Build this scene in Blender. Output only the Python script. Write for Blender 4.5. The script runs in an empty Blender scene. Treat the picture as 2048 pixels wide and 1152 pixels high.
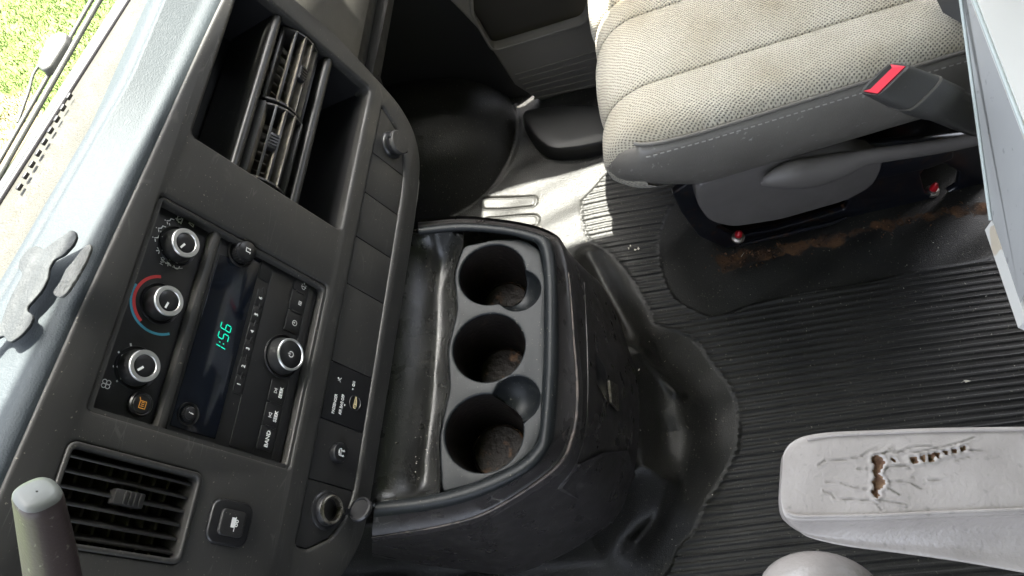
import bpy, bmesh, math, random
import numpy as np
from mathutils import Matrix, Vector
random.seed(7); rng = np.random.default_rng(7)
SC = bpy.context.scene; COL = SC.collection

# ------------------------------------------------------------------ camera (hand held, turned on its side, over the driver's seat)
FPX, IW, IH = 1480.0, 2048, 1152
TH = math.radians(22)                                  # backward lean of the centre stack
XC = np.array([.0787, .8955, -.438]); XC /= np.linalg.norm(XC)
UC = -np.array([.5536, -.4051, -.7276]); UC -= XC * (UC @ XC); UC /= np.linalg.norm(UC)
NC = np.cross(XC, UC); ZC = UC * math.cos(TH) + NC * math.sin(TH); YC = np.cross(ZC, XC)
RW = np.array([XC, YC, ZC]); CAM = np.array([0, 0, 1.15])
cd = bpy.data.cameras.new('camera'); cam = bpy.data.objects.new('camera', cd); COL.objects.link(cam)
cd.sensor_width = 36; cd.lens = 36 * FPX / IW; cd.clip_start = .01; cd.clip_end = 500
M = Matrix(RW.tolist()).to_4x4(); M.translation = Vector(CAM); cam.matrix_world = M
SC.camera = cam

# ------------------------------------------------------------------ daylight
SUN_EL, SUN_AZ = 69.0, 0.0                              # azimuth from +X (passenger side) towards +Y (front)
S = Vector((math.cos(math.radians(SUN_EL)) * math.cos(math.radians(SUN_AZ)), math.cos(math.radians(SUN_EL)) * math.sin(math.radians(SUN_AZ)), math.sin(math.radians(SUN_EL))))
wd = bpy.data.worlds.new('World'); SC.world = wd; wd.use_nodes = True
nt = wd.node_tree; sky = nt.nodes.new('ShaderNodeTexSky'); sky.sky_type = 'NISHITA'; sky.sun_disc = False; sky.dust_density = 5; sky.ozone_density = .3; sky.air_density = .8
sky.sun_elevation = math.radians(SUN_EL); sky.sun_rotation = math.radians(90 - SUN_AZ)
bg = nt.nodes['Background']; hs = nt.nodes.new('ShaderNodeHueSaturation'); hs.inputs['Saturation'].default_value = .45; nt.links.new(sky.outputs[0], hs.inputs['Color']); nt.links.new(hs.outputs[0], bg.inputs[0]); bg.inputs[1].default_value = .13
sl = bpy.data.lights.new('sun', 'SUN'); sl.energy = 4.0; sl.angle = math.radians(.5); sl.color = (1, .95, .87)
so = bpy.data.objects.new('sun', sl); COL.objects.link(so); so.rotation_euler = S.to_track_quat('Z', 'Y').to_euler(); so.location = (1, 0, 4)
vs = SC.view_settings; vs.view_transform = 'Standard'; vs.look = 'None'; vs.gamma = 1; vs.exposure = 3.5; vs.use_curve_mapping = False
SC.render.engine = 'CYCLES'; SC.cycles.use_denoising = True; SC.cycles.max_bounces = 8; SC.cycles.diffuse_bounces = 5
SC.cycles.transparent_max_bounces = 12; SC.cycles.caustics_reflective = False; SC.cycles.caustics_refractive = False

# ------------------------------------------------------------------ survey helpers: photograph pixel -> point on a known real plane
def ray(px, py):
    v = np.array([px - IW / 2, -(py - IH / 2), -FPX]); return RW @ (v / np.linalg.norm(v))
def PL(px, py, P0, n):
    r = ray(px, py); return CAM + r * (((np.array(P0) - CAM) @ n) / (r @ n))
def W(px, py, z): return PL(px, py, (0, 0, z), np.array([0, 0, 1.]))
UD = np.array([0, math.sin(TH), math.cos(TH)]); ND = np.array([0, -math.cos(TH), math.sin(TH)])
OD = CAM + ray(460, 690) * .70
def D(px, py, n=0):
    p = PL(px, py, OD + ND * n, ND) - OD; return (p[0], p @ UD)
MD = Matrix(((1, UD[0], ND[0], OD[0]), (0, UD[1], ND[1], OD[1]), (0, UD[2], ND[2], OD[2]), (0, 0, 0, 1)))
def dw(u, v, n=0): return OD + np.array([u, 0, 0]) + UD * v + ND * n

# ------------------------------------------------------------------ materials
MATS = {}
def mat(name, col, rough=.5, bump=None, dust=None, spec=.5, metal=0, emit=None, var=None, coat=0, scratch=None):
    """bump=(scale,strength,dist) grain; dust=(colour,scale,lo,hi); var=(colour2,scale) broad blotches"""
    m = bpy.data.materials.new(name); m.use_nodes = True; t = m.node_tree; N = t.nodes; L = t.links
    b = N['Principled BSDF']; b.inputs['Roughness'].default_value = rough; b.inputs['Metallic'].default_value = metal
    b.inputs['Specular IOR Level'].default_value = spec; b.inputs['Coat Weight'].default_value = coat
    b.inputs['Base Color'].default_value = (*col, 1)
    tc = N.new('ShaderNodeTexCoord'); cur = None
    def noise(scale, det=3):
        n = N.new('ShaderNodeTexNoise'); n.inputs['Scale'].default_value = scale; n.inputs['Detail'].default_value = det
        L.new(tc.outputs['Object'], n.inputs['Vector']); return n
    def mixin(prev, c2, fac):
        x = N.new('ShaderNodeMix'); x.data_type = 'RGBA'; L.new(fac, x.inputs[0])
        if prev is None: x.inputs[6].default_value = (*col, 1)
        else: L.new(prev, x.inputs[6])
        x.inputs[7].default_value = (*c2, 1); return x.outputs[2]
    def ramp(src, lo, hi):
        r = N.new('ShaderNodeMapRange'); r.inputs[1].default_value = lo; r.inputs[2].default_value = hi; r.clamp = True
        L.new(src, r.inputs[0]); return r.outputs[0]
    if var:
        cur = mixin(cur, var[0], ramp(noise(var[1], 5).outputs[0], .35, .7))
        rr = N.new('ShaderNodeMapRange'); L.new(noise(var[1] * 3, 4).outputs[0], rr.inputs[0]); rr.inputs[1].default_value = .3; rr.inputs[2].default_value = .7
        rr.inputs[3].default_value = max(.05, rough - .08); rr.inputs[4].default_value = min(1, rough + .1); L.new(rr.outputs[0], b.inputs['Roughness'])
    if dust: cur = mixin(cur, dust[0], ramp(noise(dust[1], 2).outputs[0], dust[2], dust[3]))
    if scratch:
        for k_, rot in enumerate(((.3, .5, .9), (1.1, .2, 2.1))):
            mp = N.new('ShaderNodeMapping'); mp.inputs['Rotation'].default_value = rot; mp.inputs['Scale'].default_value = (6, 55, 40); L.new(tc.outputs['Object'], mp.inputs[0])
            vo = N.new('ShaderNodeTexVoronoi'); vo.feature = 'DISTANCE_TO_EDGE'; vo.inputs['Scale'].default_value = 1.3; L.new(mp.outputs[0], vo.inputs['Vector'])
            a_ = ramp(vo.outputs['Distance'], .022, .008); b_ = ramp(noise(26 + 9 * k_, 3).outputs[0], .56, .66)
            mu = N.new('ShaderNodeMath'); mu.operation = 'MULTIPLY'; L.new(a_, mu.inputs[0]); L.new(b_, mu.inputs[1]); cur = mixin(cur, scratch, mu.outputs[0])
    if cur is not None: L.new(cur, b.inputs['Base Color'])
    if bump:
        bn = N.new('ShaderNodeBump'); bn.inputs['Strength'].default_value = bump[1]; bn.inputs['Distance'].default_value = bump[2]
        L.new(noise(bump[0], 2).outputs[0], bn.inputs['Height']); L.new(bn.outputs[0], b.inputs['Normal'])
    if emit:
        b.inputs['Emission Color'].default_value = (*emit[0], 1); b.inputs['Emission Strength'].default_value = emit[1]
    MATS[name] = m; return m
DU = (.16, .15, .12)
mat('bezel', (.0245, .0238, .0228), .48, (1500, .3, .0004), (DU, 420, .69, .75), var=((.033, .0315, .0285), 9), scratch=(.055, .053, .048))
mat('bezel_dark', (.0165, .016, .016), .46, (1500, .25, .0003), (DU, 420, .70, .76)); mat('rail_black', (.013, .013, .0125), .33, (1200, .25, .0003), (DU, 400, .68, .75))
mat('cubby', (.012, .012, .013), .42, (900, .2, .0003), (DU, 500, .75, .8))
mat('gloss_black', (.012, .012, .013), .3, None, (DU, 600, .77, .82))
mat('panel_face', (.012, .012, .0125), .38, (1800, .15, .0003), (DU, 600, .75, .8))
mat('display', (.004, .006, .011), .08, None, (DU, 450, .8, .84))
mat('knob_side', (.016, .016, .016), .4, None)
mat('chrome', (.80, .80, .78), .34, metal=1)
mat('chrome_dull', (.4, .38, .33), .32, metal=1, var=((.2, .18, .15), 200))
mat('print', (.75, .75, .73), .6); mat('print_grey', (.55, .55, .53), .6); mat('amber', (.75, .32, .05), .5); mat('red_print', (.62, .05, .05), .5)
mat('blue_print', (.06, .3, .42), .5); mat('yellow', (.75, .62, .35), .5)
mat('teal_led', (0, .02, .015), .4, emit=((.0, 1.0, .62), .085))
mat('vent_dust', (.20, .175, .14), .8, (300, .5, .001), var=((.10, .09, .075), 90))
mat('vent_dark', (.02, .019, .018), .42, (900, .2, .0003), (DU, 400, .7, .78))
mat('dash_top', (.021, .028, .033), .72, (700, .5, .0008), ((.028, .035, .040), 200, .55, .7))
mat('dash_tan', (.034, .032, .025), .7, (420, .9, .0015), var=((.044, .041, .033), 25))
mat('scrap', (.014, .0165, .018), .7, (500, .5, .001), var=((.019, .022, .0235), 60))
mat('scrap_back', (.13, .13, .12), .8, (300, .8, .002), var=((.08, .08, .075), 90))
mat('rubber_seal', (.012, .011, .014), .5)
mat('cowl', (.055, .06, .058), .6, (200, .3, .001), var=((.06, .065, .06), 20))
mat('wiper', (.03, .031, .029), .5, var=((.042, .043, .04), 60)); mat('wiper_pad', (.055, .055, .055), .5)
mat('grass', (.062, .105, .012), .8, var=((.085, .12, .022), 3)); mat('soil', (.11, .085, .04), .9, (60, .6, .02), var=((.14, .11, .06), 6))
mat('console', (.029, .0262, .0258), .31, (1100, .35, .0006), (DU, 420, .68, .76), var=((.034, .031, .031), 12), scratch=(.11, .105, .095))
mat('worn_lit_edge', (.12, .098, .085), .45, (500, .4, .001), ((.04, .036, .034), 70, .5, .62)); mat('console_deck', (.0115, .0132, .0142), .40, (1300, .35, .0006), (DU, 420, .68, .76), spec=.28)
mat('tray', (.014, .014, .0135), .29, (600, .35, .0008), (DU, 380, .68, .76), var=((.022, .022, .02), 14), scratch=(.06, .058, .05))
mat('cup_wall', (.013, .011, .01), .3, (200, .35, .0015), ((.07, .05, .035), 130, .62, .8))
mat('coaster', (.012, .008, .006), .55, (120, .8, .003), ((.12, .06, .028), 75, .58, .72), spec=.25)
mat('glove', (.03, .029, .026), .55, (900, .4, .0006), (DU, 600, .74, .8), var=((.045, .043, .036), 15))
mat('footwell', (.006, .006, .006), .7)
mat('door', (.15, .137, .118), .6, (700, .35, .0007), var=((.17, .155, .135), 10)); mat('door_pocket', (.03, .026, .02), .7)
mat('sill', (.014, .014, .014), .45, (900, .35, .0007))
mat('vinyl_grey', (.155, .143, .126), .40, (520, .4, .0010), ((.36, .35, .32), 120, .66, .8), var=((.185, .172, .152), 12))
mat('trim_grey', (.135, .124, .116), .5, (900, .3, .0005), var=((.16, .148, .139), 12))
mat('buckle', (.062, .06, .057), .45, (800, .35, .0006), (DU, 250, .68, .78)); mat('red_button', (.75, .045, .075), .35)
mat('metal_black', (.006, .007, .011), .3, None, ((.05, .025, .012), 60, .6, .75), coat=.3)
mat('rust', (.07, .035, .018), .9, (150, .9, .004), ((.15, .075, .035), 90, .45, .65), var=((.02, .014, .01), 30))
mat('bolt', (.5, .45, .42), .4, metal=1); mat('bolt_red', (.45, .012, .02), .3)
mat('shifter', (.058, .043, .042), .46, (500, .3, .0005), (DU, 300, .66, .76), spec=.35); mat('lever_cap', (.12, .125, .12), .4, (300, .2, .0006))
mat('box_white', (.80, .785, .74), .5, (60, .15, .001), ((.66, .58, .46), 13, .57, .585)); mat('box_grey', (.42, .42, .415), .4, (150, .08, .001), ((.3, .3, .3), 90, .66, .72), var=((.47, .47, .465), 6))
mat('trim_pale', (.5, .55, .53), .35)
mat('roof', (.24, .23, .215), .8); mat('cab_wall', (.24, .23, .22), .7); mat('partition', (.07, .065, .06), .7); mat('body', (.3, .3, .3), .5)
mat('crumb', (.5, .47, .4), .8); mat('dirt', (.16, .11, .06), .9, (40, .5, .002)); mat('thread', (.38, .36, .33), .7)
mat('seat_black', (.03, .03, .03), .5, (600, .3, .0006))

def fabric():
    m = bpy.data.materials.new('fabric'); m.use_nodes = True; t = m.node_tree; N = t.nodes; L = t.links; b = N['Principled BSDF']
    b.inputs['Roughness'].default_value = .95; b.inputs['Specular IOR Level'].default_value = .15; b.inputs['Sheen Weight'].default_value = .15
    tc = N.new('ShaderNodeTexCoord'); mp = N.new('ShaderNodeMapping'); L.new(tc.outputs['UV'], mp.inputs[0]); mp.inputs['Scale'].default_value = (1, .75, 1); mp.inputs['Rotation'].default_value = (0, 0, .6)
    wn = N.new('ShaderNodeTexNoise'); wn.inputs['Scale'].default_value = 60; wn.inputs['Detail'].default_value = 1; L.new(mp.outputs[0], wn.inputs['Vector'])
    wm = N.new('ShaderNodeVectorMath'); wm.operation = 'MULTIPLY_ADD'; L.new(wn.outputs['Color'], wm.inputs[0]); wm.inputs[1].default_value = (.004, .004, 0); L.new(mp.outputs[0], wm.inputs[2])
    v = N.new('ShaderNodeTexVoronoi'); v.inputs['Scale'].default_value = 340; v.inputs['Randomness'].default_value = .16; L.new(wm.outputs[0], v.inputs['Vector'])
    r = N.new('ShaderNodeMapRange'); r.inputs[1].default_value = .10; r.inputs[2].default_value = .42; L.new(v.outputs['Distance'], r.inputs[0])
    n = N.new('ShaderNodeTexNoise'); n.inputs['Scale'].default_value = 9; n.inputs['Detail'].default_value = 5; L.new(tc.outputs['UV'], n.inputs['Vector'])
    r2 = N.new('ShaderNodeMapRange'); r2.inputs[1].default_value = .4; r2.inputs[2].default_value = .7; L.new(n.outputs[0], r2.inputs[0])
    a = N.new('ShaderNodeMix'); a.data_type = 'RGBA'; a.inputs[6].default_value = (.57, .525, .43, 1); a.inputs[7].default_value = (.43, .375, .275, 1); L.new(r2.outputs[0], a.inputs[0])
    x = N.new('ShaderNodeMix'); x.data_type = 'RGBA'; x.inputs[6].default_value = (.10, .092, .08, 1); L.new(a.outputs[2], x.inputs[7]); L.new(r.outputs[0], x.inputs[0])
    L.new(x.outputs[2], b.inputs['Base Color'])
    bp = N.new('ShaderNodeBump'); bp.inputs['Strength'].default_value = .6; bp.inputs['Distance'].default_value = .0012; L.new(r.outputs[0], bp.inputs['Height']); L.new(bp.outputs[0], b.inputs['Normal'])
    MATS['fabric'] = m
fabric()
def attr_mat(name, base, rough, bump, stops, dust=None, spec=.5, var=None):
    """a material whose stains / tears come from a point attribute 'stain' painted by its real shape"""
    m = mat(name, base, rough, bump, dust, var=var); t = m.node_tree; N = t.nodes; L = t.links; b = N['Principled BSDF']; b.inputs['Specular IOR Level'].default_value = spec
    at = N.new('ShaderNodeAttribute'); at.attribute_name = 'stain'
    nz = N.new('ShaderNodeTexNoise'); nz.inputs['Scale'].default_value = stops[2]; nz.inputs['Detail'].default_value = 6
    tc = N.new('ShaderNodeTexCoord'); L.new(tc.outputs['Object'], nz.inputs['Vector'])
    ad = N.new('ShaderNodeMath'); ad.operation = 'MULTIPLY_ADD'; L.new(nz.outputs[0], ad.inputs[0]); ad.inputs[1].default_value = stops[3]; L.new(at.outputs['Fac'], ad.inputs[2])
    mr = N.new('ShaderNodeMapRange'); L.new(ad.outputs[0], mr.inputs[0]); mr.inputs[1].default_value = stops[4]; mr.inputs[2].default_value = stops[5]
    r = N.new('ShaderNodeMix'); r.data_type = 'RGBA'; r.inputs[6].default_value = (*stops[0], 1); r.inputs[7].default_value = (*stops[1], 1)
    n2 = N.new('ShaderNodeTexNoise'); n2.inputs['Scale'].default_value = stops[2] * .5; n2.inputs['Detail'].default_value = 5; L.new(tc.outputs['Object'], n2.inputs['Vector'])
    m2 = N.new('ShaderNodeMapRange'); m2.inputs[1].default_value = .4; m2.inputs[2].default_value = .62; L.new(n2.outputs[0], m2.inputs[0]); L.new(m2.outputs[0], r.inputs[0])
    x = N.new('ShaderNodeMix'); x.data_type = 'RGBA'; L.new(mr.outputs[0], x.inputs[0])
    ln = b.inputs['Base Color'].links
    if ln: L.new(ln[0].from_socket, x.inputs[6])
    else: x.inputs[6].default_value = (*base, 1)
    L.new(r.outputs[2], x.inputs[7]); L.new(x.outputs[2], b.inputs['Base Color'])
    rm = N.new('ShaderNodeMapRange'); L.new(mr.outputs[0], rm.inputs[0]); rm.inputs[3].default_value = rough; rm.inputs[4].default_value = .85; L.new(rm.outputs[0], b.inputs['Roughness'])
attr_mat('floor_mat', (.0110, .0110, .0104), .37, (650, .6, .0014), ((.10, .052, .025), (.022, .016, .012), 70, 1.3, 1.12, 1.36), ((.12, .11, .09), 260, .66, .76), .32, var=((.021, .0205, .0185), 7))
attr_mat('armrest', (.38, .345, .322), .27, (300, .4, .0012), ((.11, .055, .03), (.18, .11, .06), 400, .1, .55, .7), ((.24, .222, .205), 140, .64, .85), var=((.315, .285, .264), 30))
def glass(name, tint):
    m = bpy.data.materials.new(name); m.use_nodes = True; t = m.node_tree; N = t.nodes; N.remove(N['Principled BSDF'])
    tr = N.new('ShaderNodeBsdfTransparent'); tr.inputs[0].default_value = (*tint, 1); gl = N.new('ShaderNodeBsdfGlossy'); gl.inputs['Roughness'].default_value = .02
    lw = N.new('ShaderNodeLayerWeight'); lw.inputs[0].default_value = .5; pw = N.new('ShaderNodeMath'); pw.operation = 'POWER'; pw.inputs[1].default_value = 5; t.links.new(lw.outputs['Facing'], pw.inputs[0])
    fr = N.new('ShaderNodeMath'); fr.operation = 'MULTIPLY_ADD'; fr.inputs[1].default_value = .3; fr.inputs[2].default_value = .04; t.links.new(pw.outputs[0], fr.inputs[0]); mx = N.new('ShaderNodeMixShader')
    t.links.new(fr.outputs[0], mx.inputs[0]); t.links.new(tr.outputs[0], mx.inputs[1]); t.links.new(gl.outputs[0], mx.inputs[2]); t.links.new(mx.outputs[0], N['Material Output'].inputs[0]); MATS[name] = m
glass('windscreen_glass', (.93, .96, .94)); glass('sun_cut_glass', (.20, .20, .19))  # the darker glass is added to keep direct sun off the seat

# ------------------------------------------------------------------ object helpers
ROOT = {}
def thing(name, label, cat, mtx=None, group=None, kind=None):
    o = bpy.data.objects.new(name, None); COL.objects.link(o); o.empty_display_size = .05
    o.matrix_world = mtx or Matrix.Identity(4); ROOT[o.name] = (mtx or Matrix.Identity(4)).inverted()
    if kind: o['kind'] = kind
    else: o['label'] = label; o['category'] = cat
    if group: o['group'] = group
    return o
def tag(o, label=None, cat=None, group=None, kind=None):
    for k, v in (('label', label), ('category', cat), ('group', group), ('kind', kind)):
        if v: o[k] = v
    return o
def at(x, y, z, rz=0): return Matrix.Translation((x, y, z)) @ Matrix.Rotation(rz, 4, 'Z')
def mk(name, vs_, fs, m, parent=None, smooth=True, world=True, angle=None, sub=0, label=None, attrs=None, uv=None):
    me = bpy.data.meshes.new(name); vv = [Vector([float(c) for c in v]) for v in vs_]
    top = parent
    while top is not None and top.parent is not None: top = top.parent
    if world and top is not None and top.name in ROOT: q = ROOT[top.name]; vv = [q @ v for v in vv]
    me.from_pydata([tuple(v) for v in vv], [], [tuple(int(i) for i in f) for f in fs]); me.update()
    me.materials.append(MATS[m])
    o = bpy.data.objects.new(name, me); COL.objects.link(o)
    if smooth:
        me.polygons.foreach_set('use_smooth', [True] * len(me.polygons))
        if angle: me.set_sharp_from_angle(angle=math.radians(angle))
    if attrs is not None:
        a = me.attributes.new('stain', 'FLOAT', 'POINT'); a.data.foreach_set('value', np.asarray(attrs, dtype=np.float32))
    if uv is not None:
        l = me.uv_layers.new(name='UVMap'); idx = np.empty(len(me.loops), dtype=np.int32); me.loops.foreach_get('vertex_index', idx)
        l.data.foreach_set('uv', np.asarray(uv, dtype=np.float32)[idx].ravel())
    if parent is not None: o.parent = parent
    if sub:
        s = o.modifiers.new('s', 'SUBSURF'); s.levels = sub; s.render_levels = sub
    if label: o['label'] = label
    return o
def fix(o):
    bm = bmesh.new(); bm.from_mesh(o.data); bmesh.ops.recalc_face_normals(bm, faces=bm.faces); bm.to_mesh(o.data); bm.free(); return o
def arc(cx, cy, r, a0, a1, k): return [(cx + r * math.cos(math.radians(a0 + (a1 - a0) * i / k)), cy + r * math.sin(math.radians(a0 + (a1 - a0) * i / k))) for i in range(k + 1)]
def rrect(u0, v0, u1, v1, r, k=5):
    u0, u1 = sorted((u0, u1)); v0, v1 = sorted((v0, v1))
    return arc(u1 - r, v1 - r, r, 0, 90, k) + arc(u0 + r, v1 - r, r, 90, 180, k) + arc(u0 + r, v0 + r, r, 180, 270, k) + arc(u1 - r, v0 + r, r, 270, 360, k)
def circ(c, r, k=40): return arc(c[0], c[1], r, 0, 360, k)[:-1]
def roundpoly(pts, r, k=4):
    out = []; n = len(pts)
    for i in range(n):
        p0, p1, p2 = (Vector(pts[(i + j) % n]) for j in (-1, 0, 1)); a = (p0 - p1); b = (p2 - p1); rr = min(r, a.length * .45, b.length * .45)
        A = p1 + a.normalized() * rr; B = p1 + b.normalized() * rr
        for q in range(k + 1):
            t = q / k; out.append(tuple((1 - t) ** 2 * A + 2 * t * (1 - t) * p1 + t * t * B))
    return out
def plate(name, loops, n0, depth, bevel, m, parent, mtx=None, label=None, res=2):
    """flat sheet with holes and rounded edges, front face at n0, in the local frame (or in mtx)"""
    c = bpy.data.curves.new(name, 'CURVE'); c.dimensions = '2D'; c.fill_mode = 'BOTH'
    c.extrude = max(1e-5, depth / 2 - bevel); c.bevel_depth = bevel; c.bevel_resolution = res; c.offset = -bevel
    for lp in loops:
        s = c.splines.new('POLY'); s.points.add(len(lp) - 1); s.use_cyclic_u = True
        for p, q in zip(s.points, lp): p.co = (q[0], q[1], 0, 1)
    o = bpy.data.objects.new(name, c); COL.objects.link(o); bpy.context.view_layer.update()
    me = bpy.data.meshes.new_from_object(o.evaluated_get(bpy.context.evaluated_depsgraph_get())); bpy.data.objects.remove(o); bpy.data.curves.remove(c)
    me.transform(Matrix.Translation((0, 0, n0 - depth / 2)))
    if mtx is not None: me.transform(mtx)
    me.materials.clear(); me.materials.append(MATS[m]); me.name = name
    bm = bmesh.new(); bm.from_mesh(me); bmesh.ops.remove_doubles(bm, verts=bm.verts, dist=1e-6); bm.to_mesh(me); bm.free()
    me.polygons.foreach_set('use_smooth', [True] * len(me.polygons)); me.set_sharp_from_angle(angle=math.radians(35))
    o = bpy.data.objects.new(name, me); COL.objects.link(o); o.parent = parent
    if label: o['label'] = label
    return o
def revolve(name, prof, c, m, parent, k=40, mtx=None, label=None, cap=True, angle=35):
    v, f = [], []
    for r, n in prof:
        for i in range(k): a = 2 * math.pi * i / k; v.append((c[0] + r * math.cos(a), c[1] + r * math.sin(a), n))
    for j in range(len(prof) - 1):
        for i in range(k): f.append((j * k + i, j * k + (i + 1) % k, (j + 1) * k + (i + 1) % k, (j + 1) * k + i))
    if cap: f.append(tuple(range((len(prof) - 1) * k, len(prof) * k)))
    if mtx is not None: v = [mtx @ Vector(p) for p in v]
    return mk(name, v, f, m, parent, world=False, angle=angle, label=label)
def catmull(P, k):
    P = [np.array(p, float) for p in P]; out = []
    for i in range(len(P) - 1):
        p0 = P[i - 1] if i else 2 * P[0] - P[1]; p3 = P[i + 2] if i + 2 < len(P) else 2 * P[-1] - P[-2]; p1, p2 = P[i], P[i + 1]
        for q in range(k):
            t = q / k; out.append(.5 * (2 * p1 + (p2 - p0) * t + (2 * p0 - 5 * p1 + 4 * p2 - p3) * t * t + (3 * p1 - p0 - 3 * p2 + p3) * t ** 3))
    out.append(P[-1]); return out
def loft(name, rows, m, parent=None, closed=False, cap=False, world=True, angle=None, flip=False, label=None, sub=0, **kw):
    n = len(rows[0]); v = [p for r in rows for p in r]; f = []
    for j in range(len(rows) - 1):
        for i in range(n if closed else n - 1):
            q = (j * n + i, j * n + (i + 1) % n, (j + 1) * n + (i + 1) % n, (j + 1) * n + i); f.append(q[::-1] if flip else q)
    if cap: f.append(tuple(range(n))[::-1]); f.append(tuple(range((len(rows) - 1) * n, len(rows) * n)))
    o = mk(name, v, f, m, parent, world=world, angle=angle, label=label, sub=sub, **kw)
    return fix(o) if (closed and cap) else o
def tube(name, pts, r, m, parent, k=10, world=True, label=None, flat=1.0, up=(0, 0, 1)):
    P = [Vector([float(c) for c in p]) for p in pts]; R_ = r if isinstance(r, (list, tuple)) else [r] * len(P); rows = []
    for i, p in enumerate(P):
        t = (P[min(i + 1, len(P) - 1)] - P[max(i - 1, 0)]).normalized(); a = t.cross(Vector(up)); a = a.normalized() if a.length > 1e-4 else t.orthogonal().normalized(); b = a.cross(t)
        rows.append([p + a * R_[i] * math.cos(2 * math.pi * q / k) + b * R_[i] * flat * math.sin(2 * math.pi * q / k) for q in range(k)])
    return loft(name, rows, m, parent, closed=True, cap=True, world=world, angle=50, label=label)
def box(name, lo, hi, m, parent, bev=.001, world=False, mtx=None, label=None, seg=2):
    bm = bmesh.new(); bmesh.ops.create_cube(bm, size=1)
    for v in bm.verts: v.co = Vector([(lo[i] + hi[i]) / 2 + v.co[i] * (hi[i] - lo[i]) for i in range(3)])
    if bev: bmesh.ops.bevel(bm, geom=bm.edges[:], offset=bev, segments=seg, affect='EDGES', profile=.5)
    v = [tuple(mtx @ x.co) if mtx is not None else tuple(x.co) for x in bm.verts]; bm.verts.index_update(); f = [[q.index for q in fa.verts] for fa in bm.faces]; bm.free()
    return mk(name, v, f, m, parent, world=world, angle=40, label=label)
def text(name, s, u, v, size, n, m, parent, rot=0, bold=0, sx=1.0):
    c = bpy.data.curves.new(name, 'FONT'); c.body = s; c.size = size; c.align_x = 'CENTER'; c.align_y = 'CENTER'; c.extrude = .00012; c.offset = bold; c.resolution_u = 2
    o = bpy.data.objects.new(name, c); COL.objects.link(o); bpy.context.view_layer.update()
    me = bpy.data.meshes.new_from_object(o.evaluated_get(bpy.context.evaluated_depsgraph_get())); bpy.data.objects.remove(o); bpy.data.curves.remove(c)
    me.transform(Matrix.Translation((u, v, n)) @ Matrix.Rotation(math.radians(rot), 4, 'Z') @ Matrix.Diagonal((sx, 1, 1, 1)))
    me.materials.clear(); me.materials.append(MATS[m]); o = bpy.data.objects.new(name, me); COL.objects.link(o); o.parent = parent; return o
def strokes(name, lines, w, n, m, parent, c=(0, 0), sc=1.0, polys=(), rot=0):
    """flat printed strokes: polylines of width w (and filled polygons) in the local plane"""
    v, f = [], []; cr, sr = math.cos(math.radians(rot)), math.sin(math.radians(rot))
    T = lambda p: (c[0] + sc * (p[0] * cr - p[1] * sr), c[1] + sc * (p[0] * sr + p[1] * cr))
    for ln in lines:
        P = [Vector(T(p)) for p in ln]
        for a, b in zip(P, P[1:]):
            d = (b - a); d = d.normalized() if d.length > 1e-9 else Vector((1, 0)); q = Vector((-d.y, d.x)) * w / 2; e = d * w * .35; i = len(v)
            v += [(*(a - e - q), n), (*(b + e - q), n), (*(b + e + q), n), (*(a - e + q), n)]; f.append((i, i + 1, i + 2, i + 3))
            n += 1e-6
    for pl in polys:
        i = len(v); v += [(*T(p), n) for p in pl]; f.append(tuple(range(i, i + len(pl)))); n += 1e-6
    return mk(name, v, f, m, parent, smooth=False, world=False)

# ================================================================== THE SETTING
# ---- lawn outside the windscreen
gx, gy = np.meshgrid(np.linspace(-60, 60, 61), np.linspace(1.2, 120, 61))
mk('ground', [(x, y, -.75) for x, y in zip(gx.ravel(), gy.ravel())], [(j * 61 + i, j * 61 + i + 1, (j + 1) * 61 + i + 1, (j + 1) * 61 + i) for j in range(60) for i in range(60)], 'grass', smooth=False)['kind'] = 'structure'
v, f = [], []
for i in range(42000):
    x = rng.uniform(1.2, 3.6); y = rng.uniform(2.0, 4.2); h = rng.uniform(.01, .03); a = rng.uniform(0, 6.28); w = .003
    dx, dy = math.cos(a), math.sin(a); lx, ly = rng.normal(0, .014, 2); k = len(v)
    if x < 1.2 + (2.75 - y) * 2.2 + .06 * math.sin(y * 20): continue
    v += [(x - dx * w, y - dy * w, -.75), (x + dx * w, y + dy * w, -.75), (x + lx, y + ly, -.75 + h)]; f.append((k, k + 1, k + 2))
g = mk('grass', v, f, 'grass', smooth=False); tag(g, 'short sunlit green lawn outside the windscreen', 'grass', kind='stuff')
pth = [W(-60, 150, -.745), W(20, 195, -.745), W(55, 172, -.745), W(90, 230, -.745), W(60, 300, -.745), W(0, 420, -.745), W(-200, 420, -.745)]
mk('path', [(p[0], p[1], -.745) for p in pth], [range(len(pth))[::-1]], 'soil', smooth=False)['kind'] = 'structure'

# ---- rubber floor mat: fine grid in the van's own direction
FA = math.radians(9.0); fx = np.array([math.cos(FA), math.sin(FA)]); fy = np.array([-math.sin(FA), math.cos(FA)])
gs = np.linspace(-.06, 1.10, 1160); gt = np.concatenate([np.linspace(-.66, .25, 330), np.linspace(.254, .80, 110)])
SS, TT = np.meshgrid(gs, gt); PX = SS * fx[0] + TT * fy[0]; PY = SS * fx[1] + TT * fy[1]
def poly_w(pts, z=0): return np.array([W(*p, z)[:2] for p in pts])
def sdf(poly, X, Y):
    d = np.full(X.shape, 9.); ins = np.zeros(X.shape, bool); n = len(poly)
    for i in range(n):
        a, b = poly[i], poly[(i + 1) % n]; e = b - a; t = np.clip(((X - a[0]) * e[0] + (Y - a[1]) * e[1]) / (e @ e + 1e-12), 0, 1)
        d = np.minimum(d, np.hypot(X - a[0] - t * e[0], Y - a[1] - t * e[1]))
        if a[1] != b[1]:
            c = ((a[1] > Y) != (b[1] > Y)) & (X < (b[0] - a[0]) * (Y - a[1]) / (b[1] - a[1]) + a[0]); ins ^= c
    return np.where(ins, -d, d)
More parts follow.
